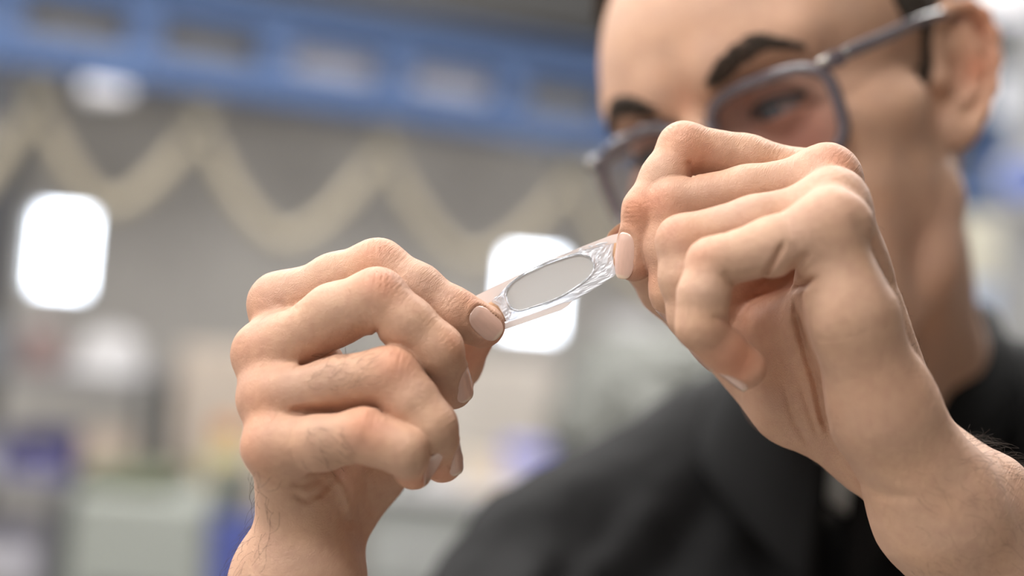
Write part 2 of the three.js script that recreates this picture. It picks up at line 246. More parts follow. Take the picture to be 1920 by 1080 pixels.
// his left hand, in the right of the picture: seen from the little finger's side
const HL = (() => {
  const I = [[1526, 342, -8, 53], [1282, 276, 0, 47], [1212, 394, 7, 45], [1190, 490, 6, 38]];
  const M = [[1550, 340, 10, 55], [1258, 384, 10, 49], [1264, 545, 12, 46], [1288, 592, 8, 36]];
  const N = [[1562, 388, 27, 56], [1281, 453, 25, 50], [1298, 590, 27, 46], [1340, 655, 22, 38]];
  const K = [[1560, 428, 43, 60], [1335, 494, 40, 48], [1314, 610, 42, 46], [1397, 690, 34, 40]];
  const T = [[1484, 747, -8, 81], [1352, 636, -22, 58], [1248, 540, -20, 50], [1187, 470, -9, 39]];
  return {
    fingers: [[I[0], [1400, 305, -4, 54], I[1], [1245, 336, 4, 45], I[2], I[3]], [M[0], [1400, 362, 11, 54], M[1], [1256, 465, 12, 48], M[2], M[3]], [N[0], [1420, 420, 27, 57], N[1], [1284, 520, 27, 49], N[2], N[3]], [K[0], [1450, 462, 42, 58], K[1], [1319, 552, 42, 48], K[2], [1352, 650, 38, 42], K[3]], T],
    palm: [[I[0], [1625, 760, -30, 76]], [M[0], [1650, 780, -12, 78]], [N[0], [1680, 785, 5, 82]], [K[0], [1595, 590, 42, 70]], [[1595, 590, 42, 74], [1650, 760, 32, 92]], [[1650, 760, 30, 92], [1762, 960, 18, 114]], [[1665, 790, -14, 84], [1780, 950, -6, 110]], [[1500, 735, -10, 76], [1640, 840, -10, 88]], [[1762, 955, 16, 114], [2240, 1560, -60, 190]], [[1775, 945, -6, 116], [2250, 1530, -80, 190]], [[1455, 618, -8, 56], [1520, 600, 0, 64]], [[1400, 600, -52, 38], [1300, 575, -36, 42]], [[1470, 365, -14, 40], [1400, 470, -22, 44]], [[1400, 470, -22, 44], [1345, 580, -20, 46]], [[1540, 520, -20, 54], [1450, 600, -26, 54]], [[1560, 500, 20, 60], [1560, 700, 0, 90]], [[1480, 640, -14, 70], [1500, 750, -8, 78]]],
    bumps: [[1550, 324, 10, 42, 8], [1562, 368, 28, 42, 8], [1556, 412, 44, 44, 8], [1278, 271, 0, 36, 4], [1254, 379, 10, 39, 4], [1278, 447, 25, 39, 4], [1331, 488, 41, 37, 4], [1862, 930, 8, 70, 9]],
    kp: 9, kb: 6,
    nails: [[off([1192, 480, 6, 40], [-0.74, 0, 0.66], 0.9), [-0.13, -0.99, -0.1], [-0.74, 0.02, 0.66], 7.2, 4.2, 4.8], [off([1336, 650, 22, 37], [-0.6, -0.65, 0.35], 0.86), [0.6, -0.8, -0.1], [-0.7, -0.5, 0.4], 5, 4, 5], [off([1390, 684, 34, 40], [-0.5, -0.8, 0.25], 0.86), [0.82, -0.57, -0.1], [-0.5, -0.78, 0.3], 4.8, 3.8, 4.6], [off(M[3], [-0.8, -0.4, 0.3]), [0.4, -0.9, 0], [-0.8, -0.4, 0.2], 6, 4.6, 5], [off(T[3], [-0.3, 0.2, -1]), [-0.6, 0.7, 0], [-0.3, 0.2, -1], 7.5, 6, 7]],
    wrinkles: [[1268, 236, 5, [0.9, 0.5, 0], 5, 0.2, 1.6], [1222, 352, 18, [0.8, 0.6, 0], 5, 0.22, 1.6], [1250, 420, 33, [0.8, 0.6, 0], 5, 0.18, 1.6], [1300, 458, 48, [0.8, 0.6, 0], 5, 0.14, 1.6], [1172, 400, 12, [0.1, 1, 0], 5, 0.14, 1.5], [1570, 300, 18, [0.7, -0.7, 0], 8, 0.06, 1.6], [1470, 285, 2, [1, -0.2, 0], 7, 0.1, 1.6]],
    marks: [
      { pts: [[1470, 455], [1452, 488], [1430, 520]], w: 6, amp: 1.5, z: [20, 80] }, { pts: [[1535, 518], [1505, 535], [1475, 545], [1452, 540]], w: 7, amp: 1.8, z: [10, 80] }, { pts: [[1520, 470], [1490, 500], [1476, 530]], w: 8, amp: 1.0, z: [20, 80] },
      { pts: [[1490, 550], [1500, 610], [1516, 670], [1532, 720], [1543, 780], [1556, 815]], w: 10, amp: 2.2, z: [-10, 70] },
      { pts: [[1470, 720], [1490, 790], [1520, 840]], w: 8, amp: 0.7, z: [-20, 50] }, { pts: [[1500, 715], [1518, 770], [1535, 820]], w: 7, amp: 0.6, z: [-20, 50] },
      { pts: [[1335, 594], [1355, 600], [1380, 618]], w: 6, amp: 0.55, z: [30, 70] }, { pts: [[1356, 508], [1374, 538]], w: 8, amp: 0.6, z: [30, 70] },
      { pts: [[1290, 300], [1300, 338]], w: 6, amp: 0.6, z: [-6, 20] },
      { pts: [[1615, 345], [1660, 450], [1710, 560], [1760, 660]], w: 20, amp: -0.9, z: [0, 60] }, { pts: [[1596, 395], [1640, 480], [1680, 560]], w: 14, amp: 0.9, z: [10, 70] },
      { pts: [[1600, 895], [1650, 925], [1720, 935]], w: 12, amp: 0.7, z: [-20, 60] },
    ],
    spots: [[P(1300, 285, 8), 10, [1.04, 0.86, 0.8]], [P(1270, 245, 4), 7, [1.02, 0.92, 0.9]], [P(1230, 365, 18), 8, [1.02, 0.88, 0.86]], [P(1250, 430, 33), 8, [1.02, 0.88, 0.86]], [P(1310, 470, 48), 8, [1.02, 0.9, 0.88]], [P(1190, 400, 14), 9, [1.04, 0.84, 0.78]], [P(1190, 510, 14), 9, RED], [P(1570, 300, 18), 10, [1.03, 0.86, 0.82]], [P(1400, 690, 40), 9, RED], [P(1330, 680, 30), 8, RED], [P(1440, 600, -14), 18, [0.98, 0.8, 0.76]], [P(1150, 465, -6), 7, [1.05, 1.02, 0.82]], [P(1360, 650, 44), 10, [1.03, 0.86, 0.82]]],
    px: [1115, 205, 2000, 1150], z: [-80, 80],
  };
})();
const bbox = (s) => { const q = []; for (const px of [s.px[0], s.px[2]]) for (const py of [s.px[1], s.px[3]]) for (const z of s.z) q.push(P(px, py, z)); return [[0, 1, 2].map((i) => Math.min(...q.map((v) => v[i]))), [0, 1, 2].map((i) => Math.max(...q.map((v) => v[i])))]; };
// ------------------------------------------------------------------ head
const headM = (() => { const a = V(0.101, -0.69, 0.3435), q = new THREE.Quaternion().setFromAxisAngle(a.clone().normalize(), a.length()); return new THREE.Matrix4().compose(V(140, 70, -745), q, V(1, 1, 1)); })();
const headI = headM.clone().invert().elements;
const toHead = (x, y, z) => [headI[0] * x + headI[4] * y + headI[8] * z + headI[12], headI[1] * x + headI[5] * y + headI[9] * z + headI[13], headI[2] * x + headI[6] * y + headI[10] * z + headI[14]];
const fromHead = (x, y, z) => { const v = V(x, y, z).applyMatrix4(headM); return [v.x, v.y, v.z]; };
const down = (() => { const v = V(0, -1, 0).applyMatrix4(new THREE.Matrix4().extractRotation(lens).invert()); return [v.x, v.y, v.z]; })();
const along = (p, v, k) => p.map((q, i) => q + v[i] * k);
const EYE = [32, 15, 72];
const ear = { o: [72, 3, -10], u: norm3([0.1, 0.95, -0.26]), n: norm3([0.84, -0.05, 0.5]) }; ear.v = norm3(cross3(ear.u, ear.n)); if (ear.v[2] > 0) ear.v = ear.v.map((q) => -q);   // towards the back of the head
// outline of the ear in (up, back): from the root of the helix over the top and down the rim to the lobe
const rimPts = [[2, -11], [12, -15], [22, -12], [28, -3], [29, 6], [25, 13], [16, 17], [4, 17], [-8, 14], [-18, 8.5], [-26, 3]];
const anti = [[20, 5], [10, 9], [0, 9], [-9, 5], [-14, -2]];
const earCaps = (pts, r, h) => pts.slice(1).map((q, i) => cap([pts[i][0], pts[i][1], h], [q[0], q[1], h], typeof r === 'number' ? r : r[i], typeof r === 'number' ? r : r[i + 1]));
const RIM = earCaps(rimPts, 3.3, 4), ANTI = earCaps(anti, 3.0, 2.5);
function earD(hx, hy, hz) {
  const x = hx - ear.o[0], y = hy - ear.o[1], z = hz - ear.o[2], a = x * ear.u[0] + y * ear.u[1] + z * ear.u[2], b = x * ear.v[0] + y * ear.v[1] + z * ear.v[2], c = x * ear.n[0] + y * ear.n[1] + z * ear.n[2];
  if (a * a + b * b + c * c > 5000) return Math.sqrt(a * a + b * b + c * c) - 40;
  let d = dell(a - 3, b - 2, c + 2, 28, 17, 4.2); d = smin(d, dell(a, b + 4, c + 8, 20, 12, 9), 5);
  for (const q of RIM) d = smin(d, dcap(q, a, b, c), 3);
  for (const q of ANTI) d = smin(d, dcap(q, a, b, c), 3);
  d = smin(d, dell(a + 25, b + 2, c - 0.5, 9, 9, 4.5), 4);                     // lobe
  d = smax(d, -dell(a + 1, b + 2, c - 5, 11, 8, 6.2), 3);                         // concha
  d = smin(d, Math.hypot(a + 4, b + 12, c - 3) - 5, 3);                          // tragus
  return d;
}
const faceCaps = [cap([12, 36, 84], [44, 38, 70], 11, 10), cap([0, 24, 86], [0, -12, 106], 7.5, 9), cap([0, -12, 106], [0, -16, 108], 10, 11), cap([13, -20, 97], [10, -18, 100], 8, 8), cap([47, -4, 62], [62, -2, 34], 17, 12), cap([51, -46, 12], [44, -70, 28], 12, 13), cap([44, -70, 28], [14, -102, 78], 13, 16), cap([0, -102, 82], [10, -102, 80], 15, 14), cap([38, -30, 62], [28, -70, 66], 22, 22), cap([0, -42, 88], [20, -48, 78], 11, 8), cap([0, -52, 93], [20, -52, 82], 5.5, 3.5), cap([0, -60, 92], [17, -59, 82], 6, 4)];
function headD(x, y, z) {
  const [hx, hy, hz] = toHead(x, y, z), mx = Math.abs(hx);
  let d = dell(hx, hy - 48, hz + 8, 77, 80, 98);
  d = smin(d, dell(hx, hy - 42, hz - 42, 60, 46, 50), 20);
  d = smin(d, dell(hx, hy + 22, hz - 38, 60, 66, 48), 18);
  d = smin(d, dell(mx - 40, hy + 26, hz - 18, 23, 44, 40), 16);
  for (let i = 0; i < faceCaps.length; i++) d = smin(d, dcap(faceCaps[i], mx, hy, hz), i === 1 || i === 2 || i === 3 ? 6 : i >= 10 ? 3 : 12);
  const ex = mx - EYE[0], ey = hy - EYE[1], ez = hz - EYE[2];
  d = smax(d, -dell(ex + 1, ey - 0, ez - 19, 19, 13, 17), 11);                  // socket
  let lid = Math.sqrt(ex * ex + ey * ey + ez * ez) - 14; lid = smax(lid, -dell(ex, ey + 2.6, ez - 12, 13.5, 3.0, 9), 1.5);
  d = smin(d, lid, 5);
  d = smax(d, -dell(ex, ey + 2.6, ez - 12, 13, 2.8, 8), 1.2);
  if (hx > 40) d = smin(d, earD(hx, hy, hz), 4); else if (hx < -40) d = smin(d, earD(-hx, hy, hz), 4);
  if (mx < 8 && hz > 60) d += 0.7 * Math.exp(-(((mx - 5) / 1.6) ** 2)) * Math.exp(-(((hy - 34) / 8) ** 2));   // frown lines
  return d;
}
const NECK = [192, -78, -872], C2 = (px, py, d) => [(px - 960) / FPX * d, (540 - py) / FPX * d, -d];
const neckCaps = [cap(C2(1588, 300, 775), C2(1608, 520, 806), 52, 52), cap(C2(1608, 520, 806), C2(1652, 740, 868), 52, 62), cap(fromHead(50, -22, -14), [196, -100, -826], 11, 15), cap(fromHead(-50, -20, -10), [182, -95, -838], 14, 14), cap(fromHead(0, -85, 42), [190, -84, -836], 30, 32)];
const SHR = [25, -168, -865], SHL = [372, -96, -850], ELR = [-104, -290, -645], ELL = [285, -240, -588];
const armCaps = [cap(P(540, 1200, -22), ELR, 22, 36), cap(ELR, SHR, 38, 46), cap(P(1880, 1100, -4), ELL, 22, 38), cap(ELL, SHL, 40, 48), cap(SHR, [150, -150, -890], 30, 30), cap(SHL, [250, -140, -890], 30, 30), cap([200, -140, -890], along([200, -140, -890], down, 330), 40, 60)];
const skullField = (x, y, z) => { let n = 1e3; for (const c of neckCaps) n = smin(n, dcap(c, x, y, z), 16); return smin(headD(x, y, z), n, 9) + 0.25 * noise(x / 12, y / 12, z / 12); };
const armField = (x, y, z) => { let n = 1e3; for (const c of armCaps) n = smin(n, dcap(c, x, y, z), 14); for (const c of neckCaps) n = smin(n, dcap(c, x, y, z) + 2, 14); return n; };
const H = (x, y, z) => fromHead(x, y, z);
const beard = [0.93, 0.93, 0.97];
const headSpots = [[H(84, 28, -28), 16, [1.02, 0.68, 0.58]], [H(84, 5, -34), 15, [1.02, 0.64, 0.54]], [H(80, -22, -22), 14, [1.02, 0.8, 0.74]], [H(78, 2, -14), 10, [0.98, 0.72, 0.64]], [H(36, -8, 78), 18, [1.02, 0.84, 0.82]], [H(0, -14, 112), 14, RED], [H(0, 30, 96), 10, [1.02, 0.9, 0.86]], [H(44, -62, 48), 26, beard], [H(58, -50, 14), 20, beard], [H(28, -84, 70), 24, beard], [H(0, -95, 88), 24, beard], [H(-40, -62, 48), 26, beard], [H(0, -53, 96), 12, [0.98, 0.76, 0.72]], [H(32, 16, 88), 11, [0.9, 0.82, 0.8]], [H(-32, 16, 88), 11, [0.9, 0.82, 0.8]]];
const hs = (pts) => { const lo = [1e9, 1e9, 1e9], hi = [-1e9, -1e9, -1e9]; for (const p of pts) for (let i = 0; i < 3; i++) { lo[i] = Math.min(lo[i], p[i]); hi[i] = Math.max(hi[i], p[i]); } return [lo, hi]; };

// ------------------------------------------------------------------ the person
const feet = V(...along(NECK, down, 0)).applyMatrix4(toRoom); feet.y = 0;
const person = thing('person', 'man in glasses and black shirt holding a small clear strip with both hands', 'person', feet.toArray());
const toPerson = new THREE.Matrix4().makeTranslation(-feet.x, 0, -feet.z).multiply(toRoom);
const fHR = handField(HR), fHL = handField(HL);
const gHR = surface(fHR, ...bbox(HR), 0.65, 1.4, skinTint(HR.spots)), gHL = surface(fHL, ...bbox(HL), 0.7, 1.4, skinTint(HL.spots));
{
  const hb = hs([H(-100, -125, -115), H(100, 140, 125), H(-100, 140, 125), H(100, -125, -115), H(-100, -125, 125), H(100, 140, -115), H(-100, 140, -115), H(100, -125, 125)]); hb[0][1] = -125;
  const gHead = surface(skullField, hb[0], hb[1], 1.7, 1.5, skinTint(headSpots));
  const gArm = surface(armField, [-160, -520, -980], [440, -20, -500], 6, 1.4, skinTint([]));
  const body = mergeGeometries([gHR, gHL, gHead, gArm]).applyMatrix4(toPerson);
  tag(obj('body', body, skinMat, person), 'fair skinned head, arms and hands');
  for (const q of [...HR.plates, ...HL.plates]) obj('fingernail', nailGeometry(q).applyMatrix4(toPerson), nailMat, person);
}
// eyes
{
  const white = std([0.42, 0.38, 0.36], 0.25), iris = std([0.05, 0.09, 0.11], 0.2, { clearcoat: 1 });
  for (const s of [-1, 1]) {
    const e = obj('eyeball', new THREE.SphereGeometry(12.4, 32, 20).applyMatrix4(new THREE.Matrix4().makeTranslation(s * EYE[0], EYE[1], EYE[2])).applyMatrix4(headM).applyMatrix4(toPerson), white, person);
    const look = V(-0.22, -0.3, 1).normalize(), q = new THREE.Quaternion().setFromUnitVectors(V(0, 1, 0), look);
    obj('iris', new THREE.SphereGeometry(12.9, 24, 8, 0, 2 * Math.PI, 0, 0.48).applyQuaternion(q).translate(s * EYE[0], EYE[1], EYE[2]).applyMatrix4(headM).applyMatrix4(toPerson), iris, e);
    // lashes and the dark lid edge
    const lp = []; for (let i = 0; i <= 10; i++) { const t = (i / 10 - 0.5) * 2, x = t * 13; lp.push(V(s * EYE[0] + x, EYE[1] + 1.2 - 2.6 * t * t, EYE[2] + Math.sqrt(Math.max(205 - x * x, 10)) + 0.5)); }
    obj('eyelashes', tube(lp, 1.5, 20, 6).applyMatrix4(headM).applyMatrix4(toPerson), std([0.03, 0.022, 0.018], 0.8), person);
  }
}
// hair: a shell over the skull with the hairline at brow, temple, sideburn and nape
const hairMat = std([0.034, 0.023, 0.016], 0.6), browMat = std([0.055, 0.036, 0.025], 0.7);
{
  const hl = (z) => z > 64 ? 112 : z > 30 ? lerp(50, 112, (z - 30) / 34) : z > 15 ? lerp(4, 50, (z - 15) / 15) : z > 3 ? 2 : z > -2 ? lerp(34, 0, (z + 2) / 5) : z > -32 ? 34 : z > -44 ? lerp(-52, 34, (z + 44) / 12) : -58;
  const f = (x, y, z) => { const [hx, hy, hz] = toHead(x, y, z); let d = dell(hx, hy - 48, hz + 8, 77, 80, 98); d = smin(d, dell(hx, hy - 42, hz - 42, 60, 46, 50), 20); d = smin(d, dell(Math.abs(hx) - 42, hy + 26, hz - 18, 23, 44, 40), 16); const top = sstep(60, 120, hy); return smax(d - (1.6 + 10 * top) + 1.2 * noise(hx / 3, hy / 9, hz / 3) * (0.4 + top), hl(hz) - hy + 3 * noise(x / 5, y / 5, z / 5), 4); };
  const hb = hs([H(-110, -75, -130), H(110, 170, 125), H(-110, 170, 125), H(110, -75, -130), H(-110, -75, 125), H(110, 170, -130), H(-110, 170, -130), H(110, -75, 125)]);
  tag(obj('hair', surface(f, hb[0], hb[1], 2.6, 1.5).applyMatrix4(toPerson), hairMat, person), 'short dark brown hair');
  // eyebrows: a few hundred short hairs each, lying along the brow
  const rnd = rng(5);
  for (const s of [-1, 1]) {
    const hairs = [];
    for (let i = 0; i < 330; i++) {
      const t = rnd(), w = 4.6 * (1 - 0.75 * Math.max(0, t - 0.55) / 0.45) * (0.55 + 0.45 * Math.min(1, t * 5)), x = s * lerp(13, 49, t), y = lerp(30, 40, Math.sin(Math.min(t / 0.7, 1) * Math.PI / 2)) - 7 * Math.max(0, t - 0.7) / 0.3 + (rnd() - 0.5) * 2 * w;
      let z = 112, p = H(x, y, z); for (let k = 0; k < 40; k++) { const d = headD(...p); if (d < 0.4) break; z -= Math.min(d, 6) * 0.8; p = H(x, y, z); }
      const a = V(x, y, z - 0.6), b = V(x + s * (3.5 + 2 * rnd()), y + (1 - t) * 2.2 - t * 1.6 + rnd() - 0.5, z - 0.2 - 1.8 * t), m = a.clone().lerp(b, 0.5).add(V(0, 0, 1.3)); hairs.push(tube([a, m, b], 0.34, 3, 3));
    }
    tag(obj('eyebrow', hairs, browMat, person), 'dark eyebrow').geometry.applyMatrix4(headM).applyMatrix4(toPerson);
  }
}
// fine hairs on fingers, wrist and forearm
{
  const rnd = rng(11), hairs = [];
  const grow = (g, f, poly, count, len, dir, lift, rad = 0.036) => {
    const p = g.attributes.position, n = g.attributes.normal, pick = [];
    // geometry is already in the person's axes: go back to millimetres before the lens
    for (let i = 0; i < p.count; i++) { const v = V(p.getX(i), p.getY(i), p.getZ(i)), q = -FPX / v.z, px = 960 + v.x * q, py = 540 - v.y * q; if (px > poly[0] && px < poly[2] && py > poly[1] && py < poly[3] && n.getZ(i) > f) pick.push(i); }
    for (let k = 0; k < count && pick.length; k++) {
      const i = pick[Math.floor(rnd() * pick.length)], a = V(p.getX(i), p.getY(i), p.getZ(i)), nn = V(n.getX(i), n.getY(i), n.getZ(i)), d = V(...dir).add(V(rnd() - 0.5, rnd() - 0.5, rnd() - 0.5).multiplyScalar(1.1)); d.addScaledVector(nn, -d.dot(nn)).normalize();
      const L = len * (0.5 + rnd()), side = nn.clone().cross(d).multiplyScalar((rnd() - 0.5) * 0.5 * L), b = a.clone().addScaledVector(d, L * 0.5).addScaledVector(nn, lift * L).add(side), c = a.clone().addScaledVector(d, L).addScaledVector(nn, lift * L * (0.6 + rnd()));
      hairs.push(tube([a, b, c], rad, 5, 3));
    }
  };
  grow(gHR, 0.2, [575, 665, 690, 730], 60, 4.5, [1, 0.35, 0], 0.12); grow(gHR, 0.2, [560, 800, 650, 870], 40, 4, [0.8, -0.5, 0], 0.12);
  grow(gHR, -0.9, [425, 880, 530, 1090], 130, 5.5, [-0.3, -1, 0], 0.25);
  grow(gHL, -0.6, [1800, 730, 1920, 900], 130, 7, [0.9, 0.1, 0], 0.35); grow(gHL, -0.2, [1640, 420, 1800, 760], 120, 3, [0.5, 0.6, 0], 0.15, 0.02); grow(gHL, 0, [1700, 880, 1915, 1075], 70, 5, [0.8, -0.5, 0], 0.12, 0.02);
  tag(obj('arm_hair', hairs, std([0.035, 0.022, 0.014], 0.7), person), 'fine dark hairs on the fingers and forearms', null, null, 'stuff').geometry.applyMatrix4(toPerson);
}

// ------------------------------------------------------------------ clothes
const clothBump = field2(256, (u, v) => 0.5 + 0.25 * Math.sin(u * 2 * Math.PI * 64) * Math.sin(v * 2 * Math.PI * 64) + 0.25 * (tnoise(u, v, 64, 4) - 0.5));
const shirtMat = std([0.0062, 0.0062, 0.0068], 0.72, { specularIntensity: 0.3, bumpMap: clothBump, bumpScale: 0.0003 });
{
  const hip = along(NECK, down, 530);
  const caps = [cap(along(SHR, [0, 5, 0], 1), [120, -116, -885], 58, 64), cap(SHL, [270, -92, -885], 56, 62), cap([120, -112, -890], [185, -70, -900], 50, 50), cap([270, -84, -890], [205, -62, -900], 46, 50), cap([118, -215, -868], along(hip, [-70, 0, 10], 1), 96, 100), cap([285, -200, -866], along(hip, [80, 0, 10], 1), 96, 100), cap([200, -190, -850], along([200, -190, -850], down, 200), 80, 84)];
  const sl = [cap(SHR, along(SHR, norm3([ELR[0] - SHR[0], ELR[1] - SHR[1], ELR[2] - SHR[2]]), 190), 60, 60), cap(SHL, along(SHL, norm3([ELL[0] - SHL[0], ELL[1] - SHL[1], ELL[2] - SHL[2]]), 170), 60, 60)];
  const f = (x, y, z) => {
    let d = 1e3; for (const c of caps) d = smin(d, dcap(c, x, y, z), 26); for (const c of sl) d = smin(d, dcap(c, x, y, z), 18);
    // folds that run from the shoulder down across the chest
    const q = -FPX / z, px = 960 + x * q, py = 540 - y * q, w = noise(x / 60, y / 60, z / 60) * 26, u = (px * 0.86 + py * 0.5) / 3.9 + w, k = sstep(-40, -150, y);
    d += k * (4.6 * Math.sin(u / 7) * (0.6 + 0.4 * noise(x / 45 + 5, y / 70, z / 45)) + 3 * noise(x / 22, y / 40, z / 22)) + 0.8 * noise(x / 11, y / 16, z / 11);
    // open at the neck
    let n = 1e3; for (const c of neckCaps) n = smin(n, dcap(c, x, y, z), 12); return smax(d, -(n - 1.5) - 40 * sstep(905, 950, py), 4);
  };
  const g = surface(f, [-130, -760, -1010], [470, -10, -640], 4, 1.5).applyMatrix4(toPerson);
  const sh = tag(obj('shirt', g, shirtMat, person), 'black short-sleeved work shirt');
  // collar: a folded band swept round the neck, open at the front
  const line = [[1552, 905, 772], [1470, 838, 786], [1392, 758, 815], [1400, 690, 880], [1500, 640, 938], [1640, 600, 962], [1770, 588, 940], [1845, 610, 890], [1852, 655, 850], [1792, 740, 808], [1690, 830, 784], [1596, 916, 770]].map(([px, py, d]) => V((px - 960) / FPX * d, (540 - py) / FPX * d, -d));
  const cur = new THREE.CatmullRomCurve3(line), ctr = V(190, -70, -872), NS = 80, pos = [], idx = [], up = V(...down).negate();
  const prof = [[-1, -12], [-0.5, 4], [1, 9], [4, 10], [7, 6], [13, -8], [19, -24], [22, -35], [19, -36], [13, -22], [8, -8], [4, 2], [2, 4]];
  for (let i = 0; i <= NS; i++) {
    const t = i / NS, p = cur.getPointAt(t), out = p.clone().sub(ctr); out.addScaledVector(up, -out.dot(up)).normalize(); const fl = 1 + 0.35 * Math.exp(-Math.pow(Math.min(t, 1 - t) / 0.08, 2));
    for (const [a, b] of prof) { const v = p.clone().addScaledVector(out, a).addScaledVector(up, b * (b < 0 ? fl : 1)); pos.push(v.x, v.y, v.z); }
  }
  const M = prof.length; for (let i = 0; i < NS; i++) for (let j = 0; j < M; j++) { const a = i * M + j, b = i * M + (j + 1) % M; idx.push(a, a + M, b, b, a + M, b + M); }
  for (const e of [0, NS]) for (let j = 1; j < M - 1; j++) idx.push(e * M, e * M + j, e * M + j + 1);
  const cg = new THREE.BufferGeometry(); cg.setAttribute('position', new THREE.BufferAttribute(new Float32Array(pos), 3)); cg.setAttribute('uv', new THREE.BufferAttribute(new Float32Array(pos.length / 3 * 2), 2)); cg.setIndex(idx); cg.computeVertexNormals();
  obj('collar', cg.applyMatrix4(toPerson), shirtMat, sh);
  // grey undershirt in the open neck
  const ug = surface((x, y, z) => { const q = -FPX / z, px = 960 + x * q, py = 540 - y * q; let n = 1e3; for (const c of neckCaps) n = smin(n, dcap(c, x, y, z), 12); return smax(smax(n - 4.5, -(n - 0.5), 1), Math.max(842 - py + 0.35 * Math.abs(px - 1560), py - 985) / 4, 1.5); }, [80, -150, -880], [260, -60, -735], 2, 1.6);
  tag(obj('undershirt', ug.applyMatrix4(toPerson), std([0.62, 0.6, 0.58], 0.8), person), 'light grey undershirt in the open collar');
  const btn = (px, py, d) => { const g2 = lathe([[0, 0.6], [3.2, 0.8], [4.6, 1.6], [5.3, 1.2], [5.4, 0], [0, -0.6]], 24).rotateX(Math.PI / 2).translate((px - 960) / FPX * d, (540 - py) / FPX * d, -d); tag(obj('button', g2.applyMatrix4(toPerson), std([0.04, 0.04, 0.042], 0.25), sh), 'dark button'); };
  const hit = (px, py) => { let d = 690; for (let k = 0; k < 60; k++) { const v = f((px - 960) / FPX * d, (540 - py) / FPX * d, -d); if (v < 0.3) break; d += Math.max(0.4, v * 0.7); } return d; };
  btn(1552, 970, hit(1552, 970) - 0.5); btn(1545, 1120, hit(1545, 1120) - 0.5);
  // trousers and shoes, below the frame
  const hipC = along(NECK, down, 500), fl = (dx, dz, k) => along([hipC[0] + dx, hipC[1], hipC[2] + dz], down, k), H0 = (V(...hipC).applyMatrix4(toRoom).y) * 1000;
  const tc = []; for (const s of [-1, 1]) tc.push(cap(fl(s * 78, 0, 0), fl(s * 92, 14, H0 - 470), 104, 66), cap(fl(s * 92, 14, H0 - 470), fl(s * 98, -6, H0 - 80), 66, 54));
  const tg = surface((x, y, z) => { let d = 1e3; for (const c of tc) d = smin(d, dcap(c, x, y, z), 18); return d + 2.5 * noise(x / 40, y / 50, z / 40); }, [hipC[0] - 260, hipC[1] - H0 - 40, hipC[2] - 220], [hipC[0] + 260, hipC[1] + 130, hipC[2] + 180], 9, 1.5);
  obj('trousers', tg.applyMatrix4(toPerson), std([0.02, 0.022, 0.03], 0.85), person);
  for (const s of [-1, 1]) { const b = V(...fl(s * 98, -6, H0)).applyMatrix4(toPerson); obj('shoe', [box(0.1, 0.07, 0.26, b.x, 0.042, b.z + 0.06, 0.034), box(0.106, 0.022, 0.275, b.x, 0.011, b.z + 0.06, 0.01)], std([0.02, 0.02, 0.02], 0.4), person); }
}

